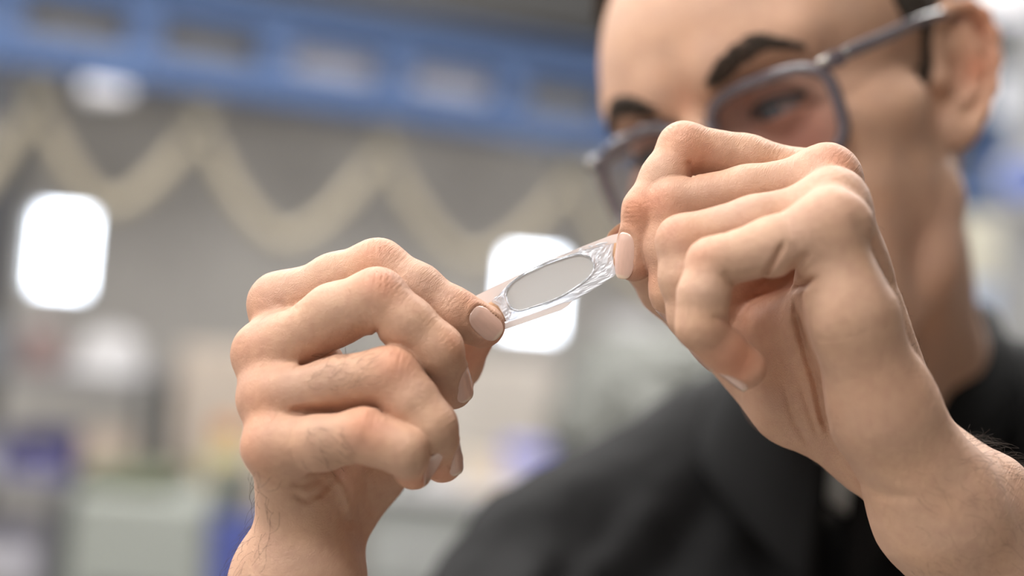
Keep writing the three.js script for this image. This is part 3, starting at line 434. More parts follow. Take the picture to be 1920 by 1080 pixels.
// ------------------------------------------------------------------ glasses: a thing of their own, worn on the nose and ears
{
  const root = thing('eyeglasses', 'grey translucent plastic eyeglasses worn by the man', 'glasses');
  const put = new THREE.Matrix4().copy(toRoom).multiply(headM).multiply(new THREE.Matrix4().makeTranslation(-1.6, 0, 0)), org = V(0, 20, 90).applyMatrix4(put); root.position.copy(org); const loc = new THREE.Matrix4().makeTranslation(-org.x, -org.y, -org.z).multiply(put);
  const acetate = std([0.2, 0.165, 0.19], 0.1, { transmission: 0.45, clearcoat: 1, clearcoatRoughness: 0.05 }), metal = std([0.75, 0.72, 0.68], 0.2, { metalness: 1 }), lensMat = std([0.82, 0.76, 0.79], 0.02, { transmission: 1, ior: 1.5 });
  const zAt = (x) => 93 - 0.0031 * x * x;
  const outline = (s, k = 0) => { const pts = []; for (let i = 0; i < 64; i++) { const t = i / 64 * 2 * Math.PI, e = 2 / 3.3, c = Math.sign(Math.cos(t)) * Math.abs(Math.cos(t)) ** e, n = Math.sign(Math.sin(t)) * Math.abs(Math.sin(t)) ** e, x = c * (26 + k) * (1 + 0.05 * n), y = n * (20 + k) - 0.9 * c; pts.push(V(s * (35 + x), 5.5 + y, zAt(35 + x))); } return pts; };
  for (const s of [-1, 1]) {
    const o = outline(s), cur = new THREE.CatmullRomCurve3(o, true), g = new THREE.TubeGeometry(cur, 128, 2.7, 12, true); 
    const rim = obj('rim', g.applyMatrix4(loc), acetate, root);
    const inn = outline(s, -1), pos = [s * 35, 5.5, zAt(35) + 0.5], idx = []; inn.forEach((v) => pos.push(v.x, v.y, v.z)); for (let i = 0; i < 64; i++) s > 0 ? idx.push(0, 1 + i, 1 + (i + 1) % 64) : idx.push(0, 1 + (i + 1) % 64, 1 + i);
    const lg = new THREE.BufferGeometry(); lg.setAttribute('position', new THREE.BufferAttribute(new Float32Array(pos), 3)); lg.setAttribute('uv', new THREE.BufferAttribute(new Float32Array(65 * 2), 2)); lg.setIndex(idx); lg.computeVertexNormals();
    tag(obj('lens', lg.applyMatrix4(loc), lensMat, root), 'clear lens');
    obj('endpiece', new RoundedBoxGeometry(9, 7, 8, 3, 2).rotateY(-s * 0.5).translate(s * 63.5, 22, zAt(63) - 2.5).applyMatrix4(loc), acetate, root);
    tag(obj('rivet', new RoundedBoxGeometry(5, 2.6, 1.6, 2, 0.7).rotateY(s * 0.3).translate(s * 62, 23, zAt(62) + 2.6).applyMatrix4(loc), metal, root), 'bright metal rivet');
    obj('hinge', new RoundedBoxGeometry(2.2, 4, 7, 2, 0.6).translate(s * 68, 23, 72).applyMatrix4(loc), metal, root);
    const tp = [V(s * 67.5, 23, 75), V(s * 73, 26, 40), V(s * 77, 29, 10), V(s * 80, 27, -16), V(s * 78, 12, -34), V(s * 75, -8, -40)], tc = new THREE.CatmullRomCurve3(tp), tg = new THREE.TubeGeometry(tc, 60, 1, 10, false), pa = tg.attributes.position;
    for (let i = 0; i < pa.count; i++) { const t = Math.floor(i / 11) / 60, c = tc.getPointAt(t), k = 2.6 - 0.6 * t; pa.setXYZ(i, c.x + (pa.getX(i) - c.x) * 1.7, c.y + (pa.getY(i) - c.y) * k * 1.15, c.z + (pa.getZ(i) - c.z) * (t > 0.75 ? k : 1)); }
    tg.computeVertexNormals(); obj('temple', tg.applyMatrix4(loc), acetate, root);
  }
  obj('bridge', tube([V(-9.5, 14, zAt(9)), V(-4, 17, 95), V(4, 17, 95), V(9.5, 14, zAt(9))], 2.5, 20, 10).applyMatrix4(loc), acetate, root);
}
// ------------------------------------------------------------------ the strip between the fingertips
{
  const A = P(872, 566, -1.5), B = P(1176, 430, -1.5), D = P(916, 634, -1.5), va = V(...A), ux = V(...B).sub(va), L = ux.length(), u = ux.clone().normalize(), dn = V(...D).sub(va), n = V(0, 0.12, 1).normalize(); n.addScaledVector(u, -n.dot(u)).normalize(); const v = n.clone().cross(u).negate();
  // local axes: u along, v across (down), n towards the lens
  const basis = new THREE.Matrix4().makeBasis(u, v, n.clone().negate()).setPosition(va), m = new THREE.Matrix4().copy(toRoom).multiply(basis);
  const W = P(1153, 518, -1.5), wv = V(...W).sub(va), wid = wv.dot(v), len = L;
  const c0 = V(len / 2, wid / 2, 0).applyMatrix4(m), root = thing('sample_strip', 'small clear film strip with a crinkled oval window held between the fingertips', 'strip', c0.toArray());
  const loc = new THREE.Matrix4().makeTranslation(-c0.x, -c0.y, -c0.z).multiply(m);
  const uv = (p) => { const q = V(...P(p[0], p[1], -1.5)).sub(va); return [q.dot(u), q.dot(v)]; };
  const rnd = rng(21);
  const sheet = (pts, th, z, holes = []) => { const s = new THREE.Shape(pts.map((p) => new THREE.Vector2(...p))); s.holes = holes.map((h) => new THREE.Path(h.map((p) => new THREE.Vector2(...p)))); return new THREE.ExtrudeGeometry(s, { depth: th, bevelEnabled: false, curveSegments: 8 }).translate(0, 0, z); };
  const px = (list) => list.map(uv);
  // crinkled clear film: a fine grid with an oval hole, creased by noise
  const oval = px([[950, 553], [953, 540], [965, 527], [985, 514], [1010, 502], [1040, 490], [1070, 481], [1090, 479], [1105, 484], [1112, 497], [1110, 511], [1098, 524], [1080, 538], [1056, 553], [1030, 565], [1000, 575], [975, 582], [962, 578], [954, 568]]);
  const ovc = new THREE.CatmullRomCurve3(oval.map((p) => V(p[0], p[1], 0)), true, 'centripetal'), ov = ovc.getPoints(90).slice(0, -1).map((p, i) => [p.x, p.y]);
  const mid = ov.reduce((a, p) => [a[0] + p[0] / ov.length, a[1] + p[1] / ov.length], [0, 0]);
  const outer = px([[921, 566], [930, 556], [945, 544], [975, 520], [1010, 500], [1050, 478], [1090, 464], [1140, 452], [1152, 449], [1148, 480], [1153, 517], [1110, 545], [1074, 566], [1050, 572], [1010, 586], [965, 601], [951, 605], [944, 590], [934, 574]]);
  const oc = new THREE.CatmullRomCurve3(outer.map((p) => V(p[0], p[1], 0)), true, 'catmullrom', 0.15), ou = ov.map((p) => { // point of the outline in the same direction from the middle
    const a = Math.atan2(p[1] - mid[1], p[0] - mid[0]); let best = null, bd = 1e9; for (let i = 0; i < 400; i++) { const q = oc.getPoint(i / 400), e = Math.abs(Math.atan2(Math.sin(Math.atan2(q.y - mid[1], q.x - mid[0]) - a), Math.cos(Math.atan2(q.y - mid[1], q.x - mid[0]) - a))); if (e < bd) { bd = e; best = [q.x, q.y]; } } return best; });
  const ringMesh = (rows, hgt) => { const pos = [], idx = [], n2 = ov.length; for (const [k0, side] of rows.flatMap((k) => [[k, 0]])) ov.forEach((p, i) => { const q = ou[i], k = k0 + 0.03 * (rnd() - 0.5) * (k0 > 0 && k0 < 1 ? 1 : 0), x = lerp(p[0], q[0], k), y = lerp(p[1], q[1], k); pos.push(x, y, hgt(x, y, k)); }); for (let r = 0; r + 1 < rows.length; r++) for (let i = 0; i < n2; i++) { const j = (i + 1) % n2, a = r * n2 + i, b = r * n2 + j; idx.push(a, b, a + n2, b, b + n2, a + n2); } const g = new THREE.BufferGeometry(); g.setAttribute('position', new THREE.BufferAttribute(new Float32Array(pos), 3)); g.setAttribute('uv', new THREE.BufferAttribute(new Float32Array(pos.length / 3 * 2), 2)); g.setIndex(idx); return g.toNonIndexed(); };
  const crinkle = (x, y) => 0.4 * Math.abs(noise(x / 1.5, y / 1.1, 2)) + 0.3 * Math.abs(noise(x / 0.7, y / 0.7, 7)) - 0.1;
  const rows = [0.0, 0.06, 0.13, 0.2, 0.28, 0.36, 0.44, 0.52, 0.6, 0.68, 0.76, 0.84, 0.92, 1];
  const fg = ringMesh(rows, (x, y, k) => -0.28 - crinkle(x, y) * (k > 0.97 ? 0.2 : 1) - 0.35 * Math.exp(-(((k - 0.06) / 0.07) ** 2))); fg.computeVertexNormals();
  const foil = std([0.8, 0.83, 0.9], 0.28, { transmission: 0.1, clearcoat: 0.7, clearcoatRoughness: 0.12, side: THREE.DoubleSide });
  tag(obj('crinkled_film', fg.applyMatrix4(loc), foil, root), 'crinkled clear film round the oval');
  // the smooth oval window and its bright, puckered rim
  tag(obj('oval_window', sheet(ov, 0.12, -0.1).applyMatrix4(loc), std([0.74, 0.735, 0.73], 0.9, { transmission: 0.35 }), root), 'smooth grey oval film');
  const rimGeo = []; for (let k = 0; k < 3; k++) { const q = ov.map((p, i) => { const w = 0.16 + 0.2 * k + 0.22 * noise(i * 0.31, k * 9, 4); const d = [p[0] - mid[0], p[1] - mid[1]], l = Math.hypot(...d); return V(p[0] + d[0] / l * w, p[1] + d[1] / l * w, -0.5 - 0.12 * noise(i * 0.23, k * 5, 1)); }); rimGeo.push(new THREE.TubeGeometry(new THREE.CatmullRomCurve3(q, true), 180, 0.13 + 0.05 * k, 6, true)); }
  tag(obj('puckered_rim', rimGeo, std([0.9, 0.92, 0.95], 0.12, { transmission: 0.6, thickness: 0.0003, ior: 1.45, clearcoat: 1 }), root), 'shiny puckered rim of the oval').geometry.applyMatrix4(loc);
  // pale pink paper borders above and below
  const paper = std([0.92, 0.855, 0.835], 0.95, { transmission: 0.3 });
  const top = px([[880, 562], [894, 554], [930, 536], [985, 509], [1040, 484], [1095, 461], [1147, 441], [1160, 438], [1172, 452], [1140, 459], [1090, 470], [1046, 486], [1020, 494], [985, 512], [960, 528], [932, 557], [919, 567], [894, 584]]);
  const low = px([[915, 616], [949, 606], [985, 594], [1030, 578], [1060, 566], [1073, 565], [1064, 575], [1052, 583], [1020, 594], [985, 606], [949, 618], [915, 630]]);
  tag(obj('paper_border', sheet(top, 0.22, -0.5).applyMatrix4(loc), paper, root), 'pale pink paper border along the upper edge');
  tag(obj('paper_border', sheet(low, 0.22, -0.5).applyMatrix4(loc), paper, root), 'pale pink paper border along the lower edge');
}
// ------------------------------------------------------------------ the workshop
const X0 = -5.2, X1 = 5.2, ZB = -7.2, ZF = 3.6;
const onZ = (px, py, z) => { const a = at(px, py, 1), o = camera.position, t = (z - o.z) / (a.z - o.z); return V(lerp(o.x, a.x, t), lerp(o.y, a.y, t), z); };
const plaster = field2(512, (u, v) => { const k = 0.9 + 0.08 * tnoise(u, v, 8, 1) + 0.06 * tnoise(u, v, 40, 2) - 0.04 * tnoise(u, v, 160, 3); return [k, k * 0.995, k * 0.985]; }, true);
const meters = (g) => { g.computeBoundingBox(); const p = g.attributes.position, n = g.attributes.normal, u = new Float32Array(p.count * 2); for (let i = 0; i < p.count; i++) { const ax = Math.abs(n.getX(i)), ay = Math.abs(n.getY(i)), az = Math.abs(n.getZ(i)); u[2 * i] = (ax > ay && ax > az ? p.getZ(i) : p.getX(i)) / 2; u[2 * i + 1] = (ay > ax && ay > az ? p.getZ(i) : p.getY(i)) / 2; } g.setAttribute('uv', new THREE.BufferAttribute(u, 2)); return g; };
const wallMat = std([0.44, 0.425, 0.41], 0.85, { map: plaster });
const floorMat = std([0.36, 0.355, 0.34], 0.5, { map: plaster });
const ceilMat = std([0.5, 0.5, 0.49], 0.9, { map: plaster });
struct('floor', meters(box(X1 - X0 + 0.4, 0.2, ZF - ZB + 0.4, 0, -0.1, (ZF + ZB) / 2, 0)), floorMat, 'grey sealed concrete workshop floor', 'floor');
struct('ceiling', meters(box(X1 - X0 + 0.4, 0.2, ZF - ZB + 0.4, 0, CEIL + 0.1, (ZF + ZB) / 2, 0)), ceilMat, 'pale workshop ceiling', 'ceiling');
struct('wall_left', meters(box(0.2, CEIL, ZF - ZB, X0 - 0.1, CEIL / 2, (ZF + ZB) / 2, 0)), wallMat, 'grey side wall left of the bench', 'wall');
struct('wall_right', meters(box(0.2, CEIL, ZF - ZB, X1 + 0.1, CEIL / 2, (ZF + ZB) / 2, 0)), wallMat, 'grey side wall right of the man', 'wall');
struct('wall_front', meters(box(X1 - X0, CEIL, 0.2, 0, CEIL / 2, ZF + 0.1, 0)), wallMat, 'grey wall behind the photographer', 'wall');
// back wall with two small windows
const WIN = [[107, 469], [998, 549]].map(([px, py]) => onZ(px, py, ZB)), WW = 0.268, WH = 0.376;
{
  const s = new THREE.Shape([[X0, 0], [X1, 0], [X1, CEIL], [X0, CEIL]].map((p) => new THREE.Vector2(...p)));
  const rect = (x, y, w, h) => [[x - w / 2, y - h / 2], [x + w / 2, y - h / 2], [x + w / 2, y + h / 2], [x - w / 2, y + h / 2]].map((p) => new THREE.Vector2(...p));
  for (const w of WIN) s.holes.push(new THREE.Path(rect(w.x, w.y, WW, WH)));
  struct('wall_back', meters(new THREE.ExtrudeGeometry(s, { depth: 0.2, bevelEnabled: false }).translate(0, 0, ZB - 0.2)), wallMat, 'warm grey back wall with two small bright windows', 'wall');
  WIN.forEach((w, i) => {
    const f = new THREE.Shape(rect(0, 0, WW, WH)); f.holes.push(new THREE.Path(rect(0, 0, WW - 0.03, WH - 0.03)));
    const o = struct(`window_${i + 1}`, new THREE.ExtrudeGeometry(f, { depth: 0.05, bevelEnabled: false }).translate(0, 0, -0.025), std([0.7, 0.7, 0.7], 0.5), i ? 'small bright window behind the strip' : 'small bright window at the far left', 'window');
    o.position.set(w.x, w.y, ZB - 0.08);
    tag(obj('pane', new THREE.BoxGeometry(WW - 0.03, WH - 0.03, 0.004), std([1, 1, 1], 0.02, { transmission: 1 }), o), 'clear glass pane');
  });
  struct('added_trim_1', box(X1 - X0, CEIL - 2.72, 1.12, 0, (CEIL + 2.72) / 2, ZB + 0.56, 0), std([0.03, 0.029, 0.028], 0.8), 'dark soffit added along the top of the back wall to shade it', 'soffit');  // soffit added to shade the upper wall and darken its top
}
// ceiling panels: the lamps that light the room
const panelGlow = new THREE.MeshStandardMaterial({ color: 0xffffff, emissive: 0xfffcf8, emissiveIntensity: 4 });
PANELS.forEach(([x, z]) => {
  const t = thing('ceiling_light', 'white rectangular ceiling light panel', 'light', [x, CEIL - 0.05, z], 0, 'ceiling light panels above the workshop');
  const fr = new THREE.Shape([[-0.62, -0.32], [0.62, -0.32], [0.62, 0.32], [-0.62, 0.32]].map((p) => new THREE.Vector2(...p))); fr.holes.push(new THREE.Path([[-0.6, -0.3], [0.6, -0.3], [0.6, 0.3], [-0.6, 0.3]].map((p) => new THREE.Vector2(...p))));
  obj('frame', new THREE.ExtrudeGeometry(fr, { depth: 0.05, bevelEnabled: false }).rotateX(Math.PI / 2).translate(0, 0.05, 0), std([0.8, 0.8, 0.8], 0.4), t);
  obj('diffuser', new THREE.BoxGeometry(1.2, 0.01, 0.6).translate(0, 0.02, 0), panelGlow, t);
  const l = new THREE.RectAreaLight(0xfffcf8, LED, 1.2, 0.6); l.position.set(0, 0.005, 0); l.rotation.x = -Math.PI / 2; l.name = 'panel_light'; t.add(l);
});
// blue crane girder with slots
const blue = std([0.048, 0.09, 0.2], 0.6), steel = std([0.5, 0.5, 0.5], 0.4, { metalness: 0.8 });
const gA = at(0, 30, 4.3), gB = at(1140, 184, 5.05); const gy = (gA.y + gB.y) / 2;
{
  const dir = gB.clone().sub(gA).setY(0).normalize(), start = gA.clone().addScaledVector(dir, -1.6), len = 5.6, root = thing('crane_girder', 'blue slotted overhead crane girder across the upper left', 'girder', [start.x, gy, start.z], Math.atan2(-dir.z, dir.x));
  obj('top_chord', [box(len, 0.1, 0.12, len / 2, 0.095, 0), box(len, 0.014, 0.2, len / 2, 0.146, 0)], blue, root);
  obj('bottom_chord', [box(len, 0.09, 0.12, len / 2, -0.1, 0), box(len, 0.014, 0.2, len / 2, -0.146, 0)], blue, root);
  for (let i = 0; i < 16; i++) obj('post', box(0.085, 0.12, 0.1, 0.12 + i * 0.372, -0.005, 0), blue, root);
  const tan = std([0.3, 0.275, 0.235], 0.7), lilac = std([0.56, 0.545, 0.58], 0.6); for (let i = 0; i < 14; i++) obj('slot_plate', box(0.286, 0.12, 0.008, 0.306 + i * 0.372, -0.005, -0.03, 0), i === 6 || i === 7 ? lilac : tan, root);
  for (const x of [0.3, len - 0.3]) obj('hanger', [box(0.04, CEIL - gy - 0.15, 0.04, x, (CEIL - gy) / 2 + 0.075, 0)], steel, root);
  // festoon cables looped along the girder
  const cream = std([0.39, 0.34, 0.255], 0.75), hang = [-330, 76, 385, 735, 1092, 1450].map((px) => { const a = at(px, 100, 1), o = camera.position, d = V(a.x - o.x, 0, a.z - o.z), n = V(-dir.z, 0, dir.x), t = V(gA.x - o.x, 0, gA.z - o.z).dot(n) / d.dot(n); return V(o.x + d.x * t, gy - 0.216, o.z + d.z * t); });
  hang.forEach((h, i) => {
    if (i === 0) return;
    const t = thing('cable_trolley', ['', 'cable trolley on the blue girder at the far left', 'cable trolley on the blue girder above the dip between the windows, left', 'cable trolley on the blue girder in the middle of the frame', 'cable trolley on the blue girder beside the man\'s forehead', 'cable trolley on the blue girder behind the man\'s head'][i], 'trolley', h.toArray(), root.rotation.y);
    obj('carriage', [box(0.07, 0.05, 0.05, 0, 0.02, 0), box(0.02, 0.05, 0.02, -0.025, 0.035, 0.05), box(0.02, 0.05, 0.02, 0.025, 0.035, 0.05)], std([0.35, 0.32, 0.26], 0.6), t);
    obj('clamp', new THREE.CylinderGeometry(0.024, 0.024, 0.07, 20).rotateX(Math.PI / 2).translate(0, -0.02, 0), std([0.4, 0.36, 0.28], 0.6), t);
  });
  const lab = ['cream festoon cable loop leaving the frame at the upper left', 'cream festoon cable loop hanging above the left window', 'cream festoon cable loop hanging above the left hand', 'cream festoon cable loop hanging above the strip', 'cream festoon cable loop behind the man\'s head'], sag = [0.36, 0.21, 0.25, 0.25, 0.3];
  for (let i = 0; i + 1 < hang.length; i++) { const a = hang[i].clone().addScaledVector(dir, 0.03), b = hang[i + 1].clone().addScaledVector(dir, -0.03), pts = []; for (let k = 0; k <= 14; k++) { const t = k / 14, p = a.clone().lerp(b, t); p.y -= 0.068 + sag[i] * (1 - Math.pow(Math.abs(2 * t - 1), 1.7)); pts.push(p); } tag(obj('festoon_cable', tube(pts, 0.024, 60, 12), cream), lab[i], 'cable', 'festoon cables under the blue girder'); }
  const jb = at(212, 137, 4.25), j = thing('glint_box', 'small blue box with a white underside imitating a reflection below the girder at upper left', 'box', jb.toArray(), root.rotation.y);
  obj('housing', box(0.13, 0.09, 0.09, 0, 0, 0, 0.02), blue, j); obj('cover', box(0.12, 0.03, 0.08, -0.02, -0.055, 0.01, 0.012), std([0.85, 0.83, 0.85], 0.3), j);  // white cover imitates a window reflection on the girder underside
}
// steel column at the left edge
{ const p = at(-8, 300, 6.2), t = thing('steel_column', 'dark grey steel column at the left edge', 'column', [p.x, 0, p.z]); obj('web', box(0.012, CEIL, 0.16, 0, CEIL / 2, 0, 0), std([0.05, 0.052, 0.06], 0.6), t); for (const s of [-1, 1]) obj('flange', box(0.16, CEIL, 0.014, 0, CEIL / 2, s * 0.08, 0), std([0.05, 0.052, 0.06], 0.6), t); obj('base_plate', box(0.28, 0.02, 0.28, 0, 0.01, 0, 0), std([0.05, 0.052, 0.06], 0.6), t); }

// ---------------- shelving, benches and machines behind
const pale = std([0.34, 0.35, 0.34], 0.55), white = std([0.5, 0.49, 0.5], 0.55), dark = std([0.05, 0.055, 0.06], 0.6), violet = std([0.1, 0.09, 0.32], 0.45), card = std([0.62, 0.5, 0.37], 0.85), greenGrey = std([0.27, 0.285, 0.262], 0.55), olive = std([0.09, 0.1, 0.06], 0.7);
function openBin(t, w, h, d, m) { obj('bin_body', [box(w, 0.006, d, 0, 0.003, 0, 0), box(w, h, 0.006, 0, h / 2, -d / 2, 0), box(w, h * 0.6, 0.006, 0, h * 0.3, d / 2, 0), box(0.006, h, d, -w / 2, h / 2, 0, 0), box(0.006, h, d, w / 2, h / 2, 0, 0)], m, t); obj('label_holder', box(w * 0.4, h * 0.22, 0.008, 0, h * 0.35, d / 2 + 0.005, 0.002), white, t); }
function carton(t, w, h, d, m) { obj('carton', box(w, h, d, 0, h / 2, 0, 0.006), m, t); obj('tape', box(0.05, 0.002, d * 1.002, 0, h + 0.001, 0, 0), std([0.6, 0.5, 0.3], 0.3), t); }
// a shelf rack at the left: two uprights pairs and boards
const rack = (name, label, px0, px1, d, boards, m) => {
  const a = at(px0, 700, d), b = at(px1, 700, d), w = Math.hypot(b.x - a.x, b.z - a.z), t = thing(name, label, 'shelf', [(a.x + b.x) / 2, 0, (a.z + b.z) / 2]), top = boards[boards.length - 1];
  for (const sx of [-1, 1]) for (const sz of [-1, 1]) obj('upright', box(0.04, top + 0.03, 0.04, sx * w / 2, (top + 0.03) / 2, sz * 0.2, 0), dark, t);
  for (const y of boards) obj('shelf_board', box(w + 0.04, 0.028, 0.46, 0, y, 0), m, t); return t;
};
const yAt = (px, py, d) => at(px, py, d).y;
const s1 = yAt(150, 704, 5.6);
rack('shelf_rack', 'grey steel shelf rack under the left window', -120, 300, 5.6, [0.2, 0.55, s1 - 0.36, s1], std([0.2, 0.2, 0.21], 0.5));
const onShelf = (px, d, y, dz = 0.1) => { const p = at(px, 700, d); return [p.x, y, p.z + dz]; };
{ const t = thing('hard_hat', 'white hard hat on the shelf below the left window', 'helmet', onShelf(206, 5.6, s1 + 0.014, 0.02)); obj('shell', lathe([[0.0, 0.155], [0.05, 0.15], [0.09, 0.125], [0.112, 0.08], [0.118, 0.03], [0.15, 0.008], [0.148, 0.0], [0.11, 0.02], [0.1, 0.07], [0.08, 0.115], [0, 0.145]]), white, t); obj('ridge', box(0.03, 0.02, 0.18, 0, 0.146, 0, 0.008), white, t); }
{ const t = thing('tin_can', 'dull pink tin standing left of the white hard hat', 'tin', onShelf(92, 5.6, s1 + 0.014, 0.12)); obj('can', lathe([[0, 0], [0.062, 0], [0.064, 0.005], [0.062, 0.012], [0.062, 0.135], [0.064, 0.14], [0.06, 0.145], [0.055, 0.14], [0, 0.14]]), std([0.3, 0.2, 0.19], 0.5), t); obj('lid', lathe([[0, 0.152], [0.05, 0.152], [0.058, 0.146], [0.058, 0.14], [0, 0.14]]), steel, t); }
{ const t = thing('tool_box', 'grey tool box at the left end of the shelf', 'box', onShelf(-20, 5.6, s1 + 0.014)); obj('case', box(0.2, 0.13, 0.18, 0, 0.065, 0, 0.012), std([0.2, 0.21, 0.23], 0.5), t); obj('handle', tube([V(-0.06, 0.13, 0), V(-0.05, 0.165, 0), V(0.05, 0.165, 0), V(0.06, 0.13, 0)], 0.008), dark, t); }
{ const y = s1 - 0.346, t = thing('plastic_bin', 'violet blue open plastic bin on the middle shelf', 'bin', onShelf(114, 5.6, y, 0.04)); openBin(t, 0.2, 0.15, 0.24, violet); const q = thing('plastic_bin', 'pale lavender plastic bin left of the violet one', 'bin', onShelf(2, 5.6, y)); openBin(q, 0.16, 0.12, 0.24, std([0.5, 0.5, 0.58], 0.5)); const r = thing('cardboard_box', 'peach cardboard box right of the violet bin', 'box', onShelf(232, 5.6, y, 0.02)); carton(r, 0.18, 0.17, 0.24, std([0.66, 0.54, 0.45], 0.85)); }
{ const t = thing('plastic_bin', 'lavender grey bin on the lowest shelf in view', 'bin', onShelf(60, 5.6, 0.564)); openBin(t, 0.28, 0.2, 0.3, std([0.45, 0.44, 0.5], 0.5)); }
// cream cabinet behind the left hand
{ const p = at(455, 700, 6.3), t = thing('storage_cabinet', 'cream storage cabinet behind the left hand', 'cabinet', [p.x, 0, p.z]), h = yAt(455, 655, 6.3); obj('body', box(0.42, h, 0.4, 0, h / 2, 0, 0.01), std([0.52, 0.44, 0.37], 0.7), t); for (const s of [-1, 1]) { const d = obj('door', box(0.2, h - 0.12, 0.02, s * 0.103, h / 2 + 0.03, 0.205, 0.004), std([0.54, 0.46, 0.39], 0.6), t); obj('handle', box(0.012, 0.12, 0.02, -s * 0.08 + s * 0.103, h / 2, 0.222, 0.004), steel, d); } }
// pale milling machine low in the left
{
  const p = at(300, 900, 4.7), h = yAt(300, 915, 4.7), t = thing('milling_machine', 'pale green-grey machine with a dark opening low in the left of the frame', 'machine', [p.x, 0, p.z]);
  obj('body', box(0.38, h, 0.5, 0, h / 2, 0, 0.03), greenGrey, t); obj('hood', box(0.26, 0.06, 0.4, -0.07, h + 0.03, 0, 0.02), olive, t); obj('side_column', box(0.06, h - 0.02, 0.36, -0.222, (h - 0.02) / 2, 0.02, 0.012), dark, t); obj('opening', box(0.26, 0.16, 0.02, 0.0, h - 0.34, 0.25, 0.006), dark, t); obj('control_panel', box(0.1, 0.24, 0.06, 0.242, h - 0.02, 0.18, 0.012), std([0.09, 0.1, 0.09], 0.5), t);
}
{ const p = at(424, 880, 5.25), h = yAt(424, 790, 5.25); const t = thing('gas_bottle', 'ochre gas bottle with an orange collar behind the left wrist', 'bottle', [p.x, 0, p.z]); obj('cylinder', lathe([[0, 0], [0.075, 0], [0.08, 0.02], [0.08, h - 0.14], [0.06, h - 0.08], [0.028, h - 0.05], [0.028, h - 0.02], [0, h - 0.02]]), std([0.5, 0.43, 0.24], 0.5), t); obj('collar', lathe([[0.03, h - 0.06], [0.05, h - 0.05], [0.05, h], [0.03, h], [0.03, h - 0.06]]), std([0.6, 0.25, 0.08], 0.5), t); }
{ const p = at(478, 1000, 4.1), y = yAt(478, 985, 4.1); const t = thing('waste_bin', 'dark blue bin low behind the left wrist', 'bin', [p.x, 0, p.z]); obj('body', lathe([[0, 0], [0.1, 0], [0.11, y], [0.115, y], [0.115, y + 0.012], [0.1, y + 0.012], [0.09, 0.02], [0, 0.02]], 28), std([0.06, 0.08, 0.28], 0.5), t); }
// long bench across the middle, with boxes on it
const bd = 5.4, by = yAt(960, 912, bd);
{
  const a = at(690, 900, bd), b = at(1330, 900, bd), t = thing('workbench', 'pale grey workbench between the two hands', 'workbench', [(a.x + b.x) / 2, 0, (a.z + b.z) / 2]), w = Math.hypot(b.x - a.x, b.z - a.z);
  obj('worktop', box(w, 0.04, 0.62, 0, by - 0.02, 0, 0.006), white, t); obj('cabinet', box(w - 0.1, by - 0.16, 0.54, 0, (by - 0.04) / 2 + 0.06, -0.02, 0.004), greenGrey, t); obj('plinth', box(w - 0.16, 0.09, 0.46, 0, 0.045, -0.03, 0), dark, t);
  for (let i = 0; i < 3; i++) { const d = obj('drawer', box(w / 3.3, 0.2, 0.02, (i - 1) * w / 3.15, by - 0.22, 0.26, 0.004), pale, t); obj('handle', box(0.14, 0.014, 0.02, (i - 1) * w / 3.15, by - 0.2, 0.275, 0.004), steel, d); }
}
const onBench = (px, dz = 0, d = bd) => { const p = at(px, 900, d); return [p.x, by, p.z + dz]; };
{ const t = thing('storage_crate', 'blue violet topped white crate on the bench beside the shoulder', 'crate', onBench(1030)); obj('crate_body', box(0.32, 0.1, 0.28, 0, 0.05, 0, 0.01), std([0.62, 0.6, 0.74], 0.5), t); obj('lid', box(0.33, 0.045, 0.29, 0, 0.122, 0, 0.01), std([0.13, 0.13, 0.48], 0.4), t); }
{ const t = thing('cardboard_box', 'flat tan cardboard box on the bench left of the violet crate', 'box', onBench(900, 0.05)); carton(t, 0.14, 0.09, 0.2, std([0.62, 0.52, 0.42], 0.85)); }
{ const t = thing('spray_can', 'small dark green can at the left end of the bench', 'can', onBench(772, 0.15)); obj('can', lathe([[0, 0], [0.035, 0], [0.036, 0.1], [0.025, 0.12], [0.012, 0.125], [0, 0.125]]), std([0.06, 0.1, 0.06], 0.4), t); obj('cap', lathe([[0, 0.15], [0.012, 0.15], [0.014, 0.12], [0, 0.12]], 16), white, t); }
// cream partition and pale cupboard against the wall
{ const p = at(930, 700, 6.7), h = yAt(930, 672, 6.7), t = thing('storage_cabinet', 'pale cream cabinet against the back wall right of the left fingertips', 'cabinet', [p.x, 0, p.z]); obj('body', box(0.5, h, 0.36, 0, h / 2, 0, 0.01), std([0.56, 0.5, 0.44], 0.7), t); for (const s of [-1, 1]) obj('door', box(0.235, h - 0.1, 0.02, s * 0.122, h / 2 + 0.03, 0.185, 0.004), std([0.58, 0.53, 0.48], 0.6), t); }
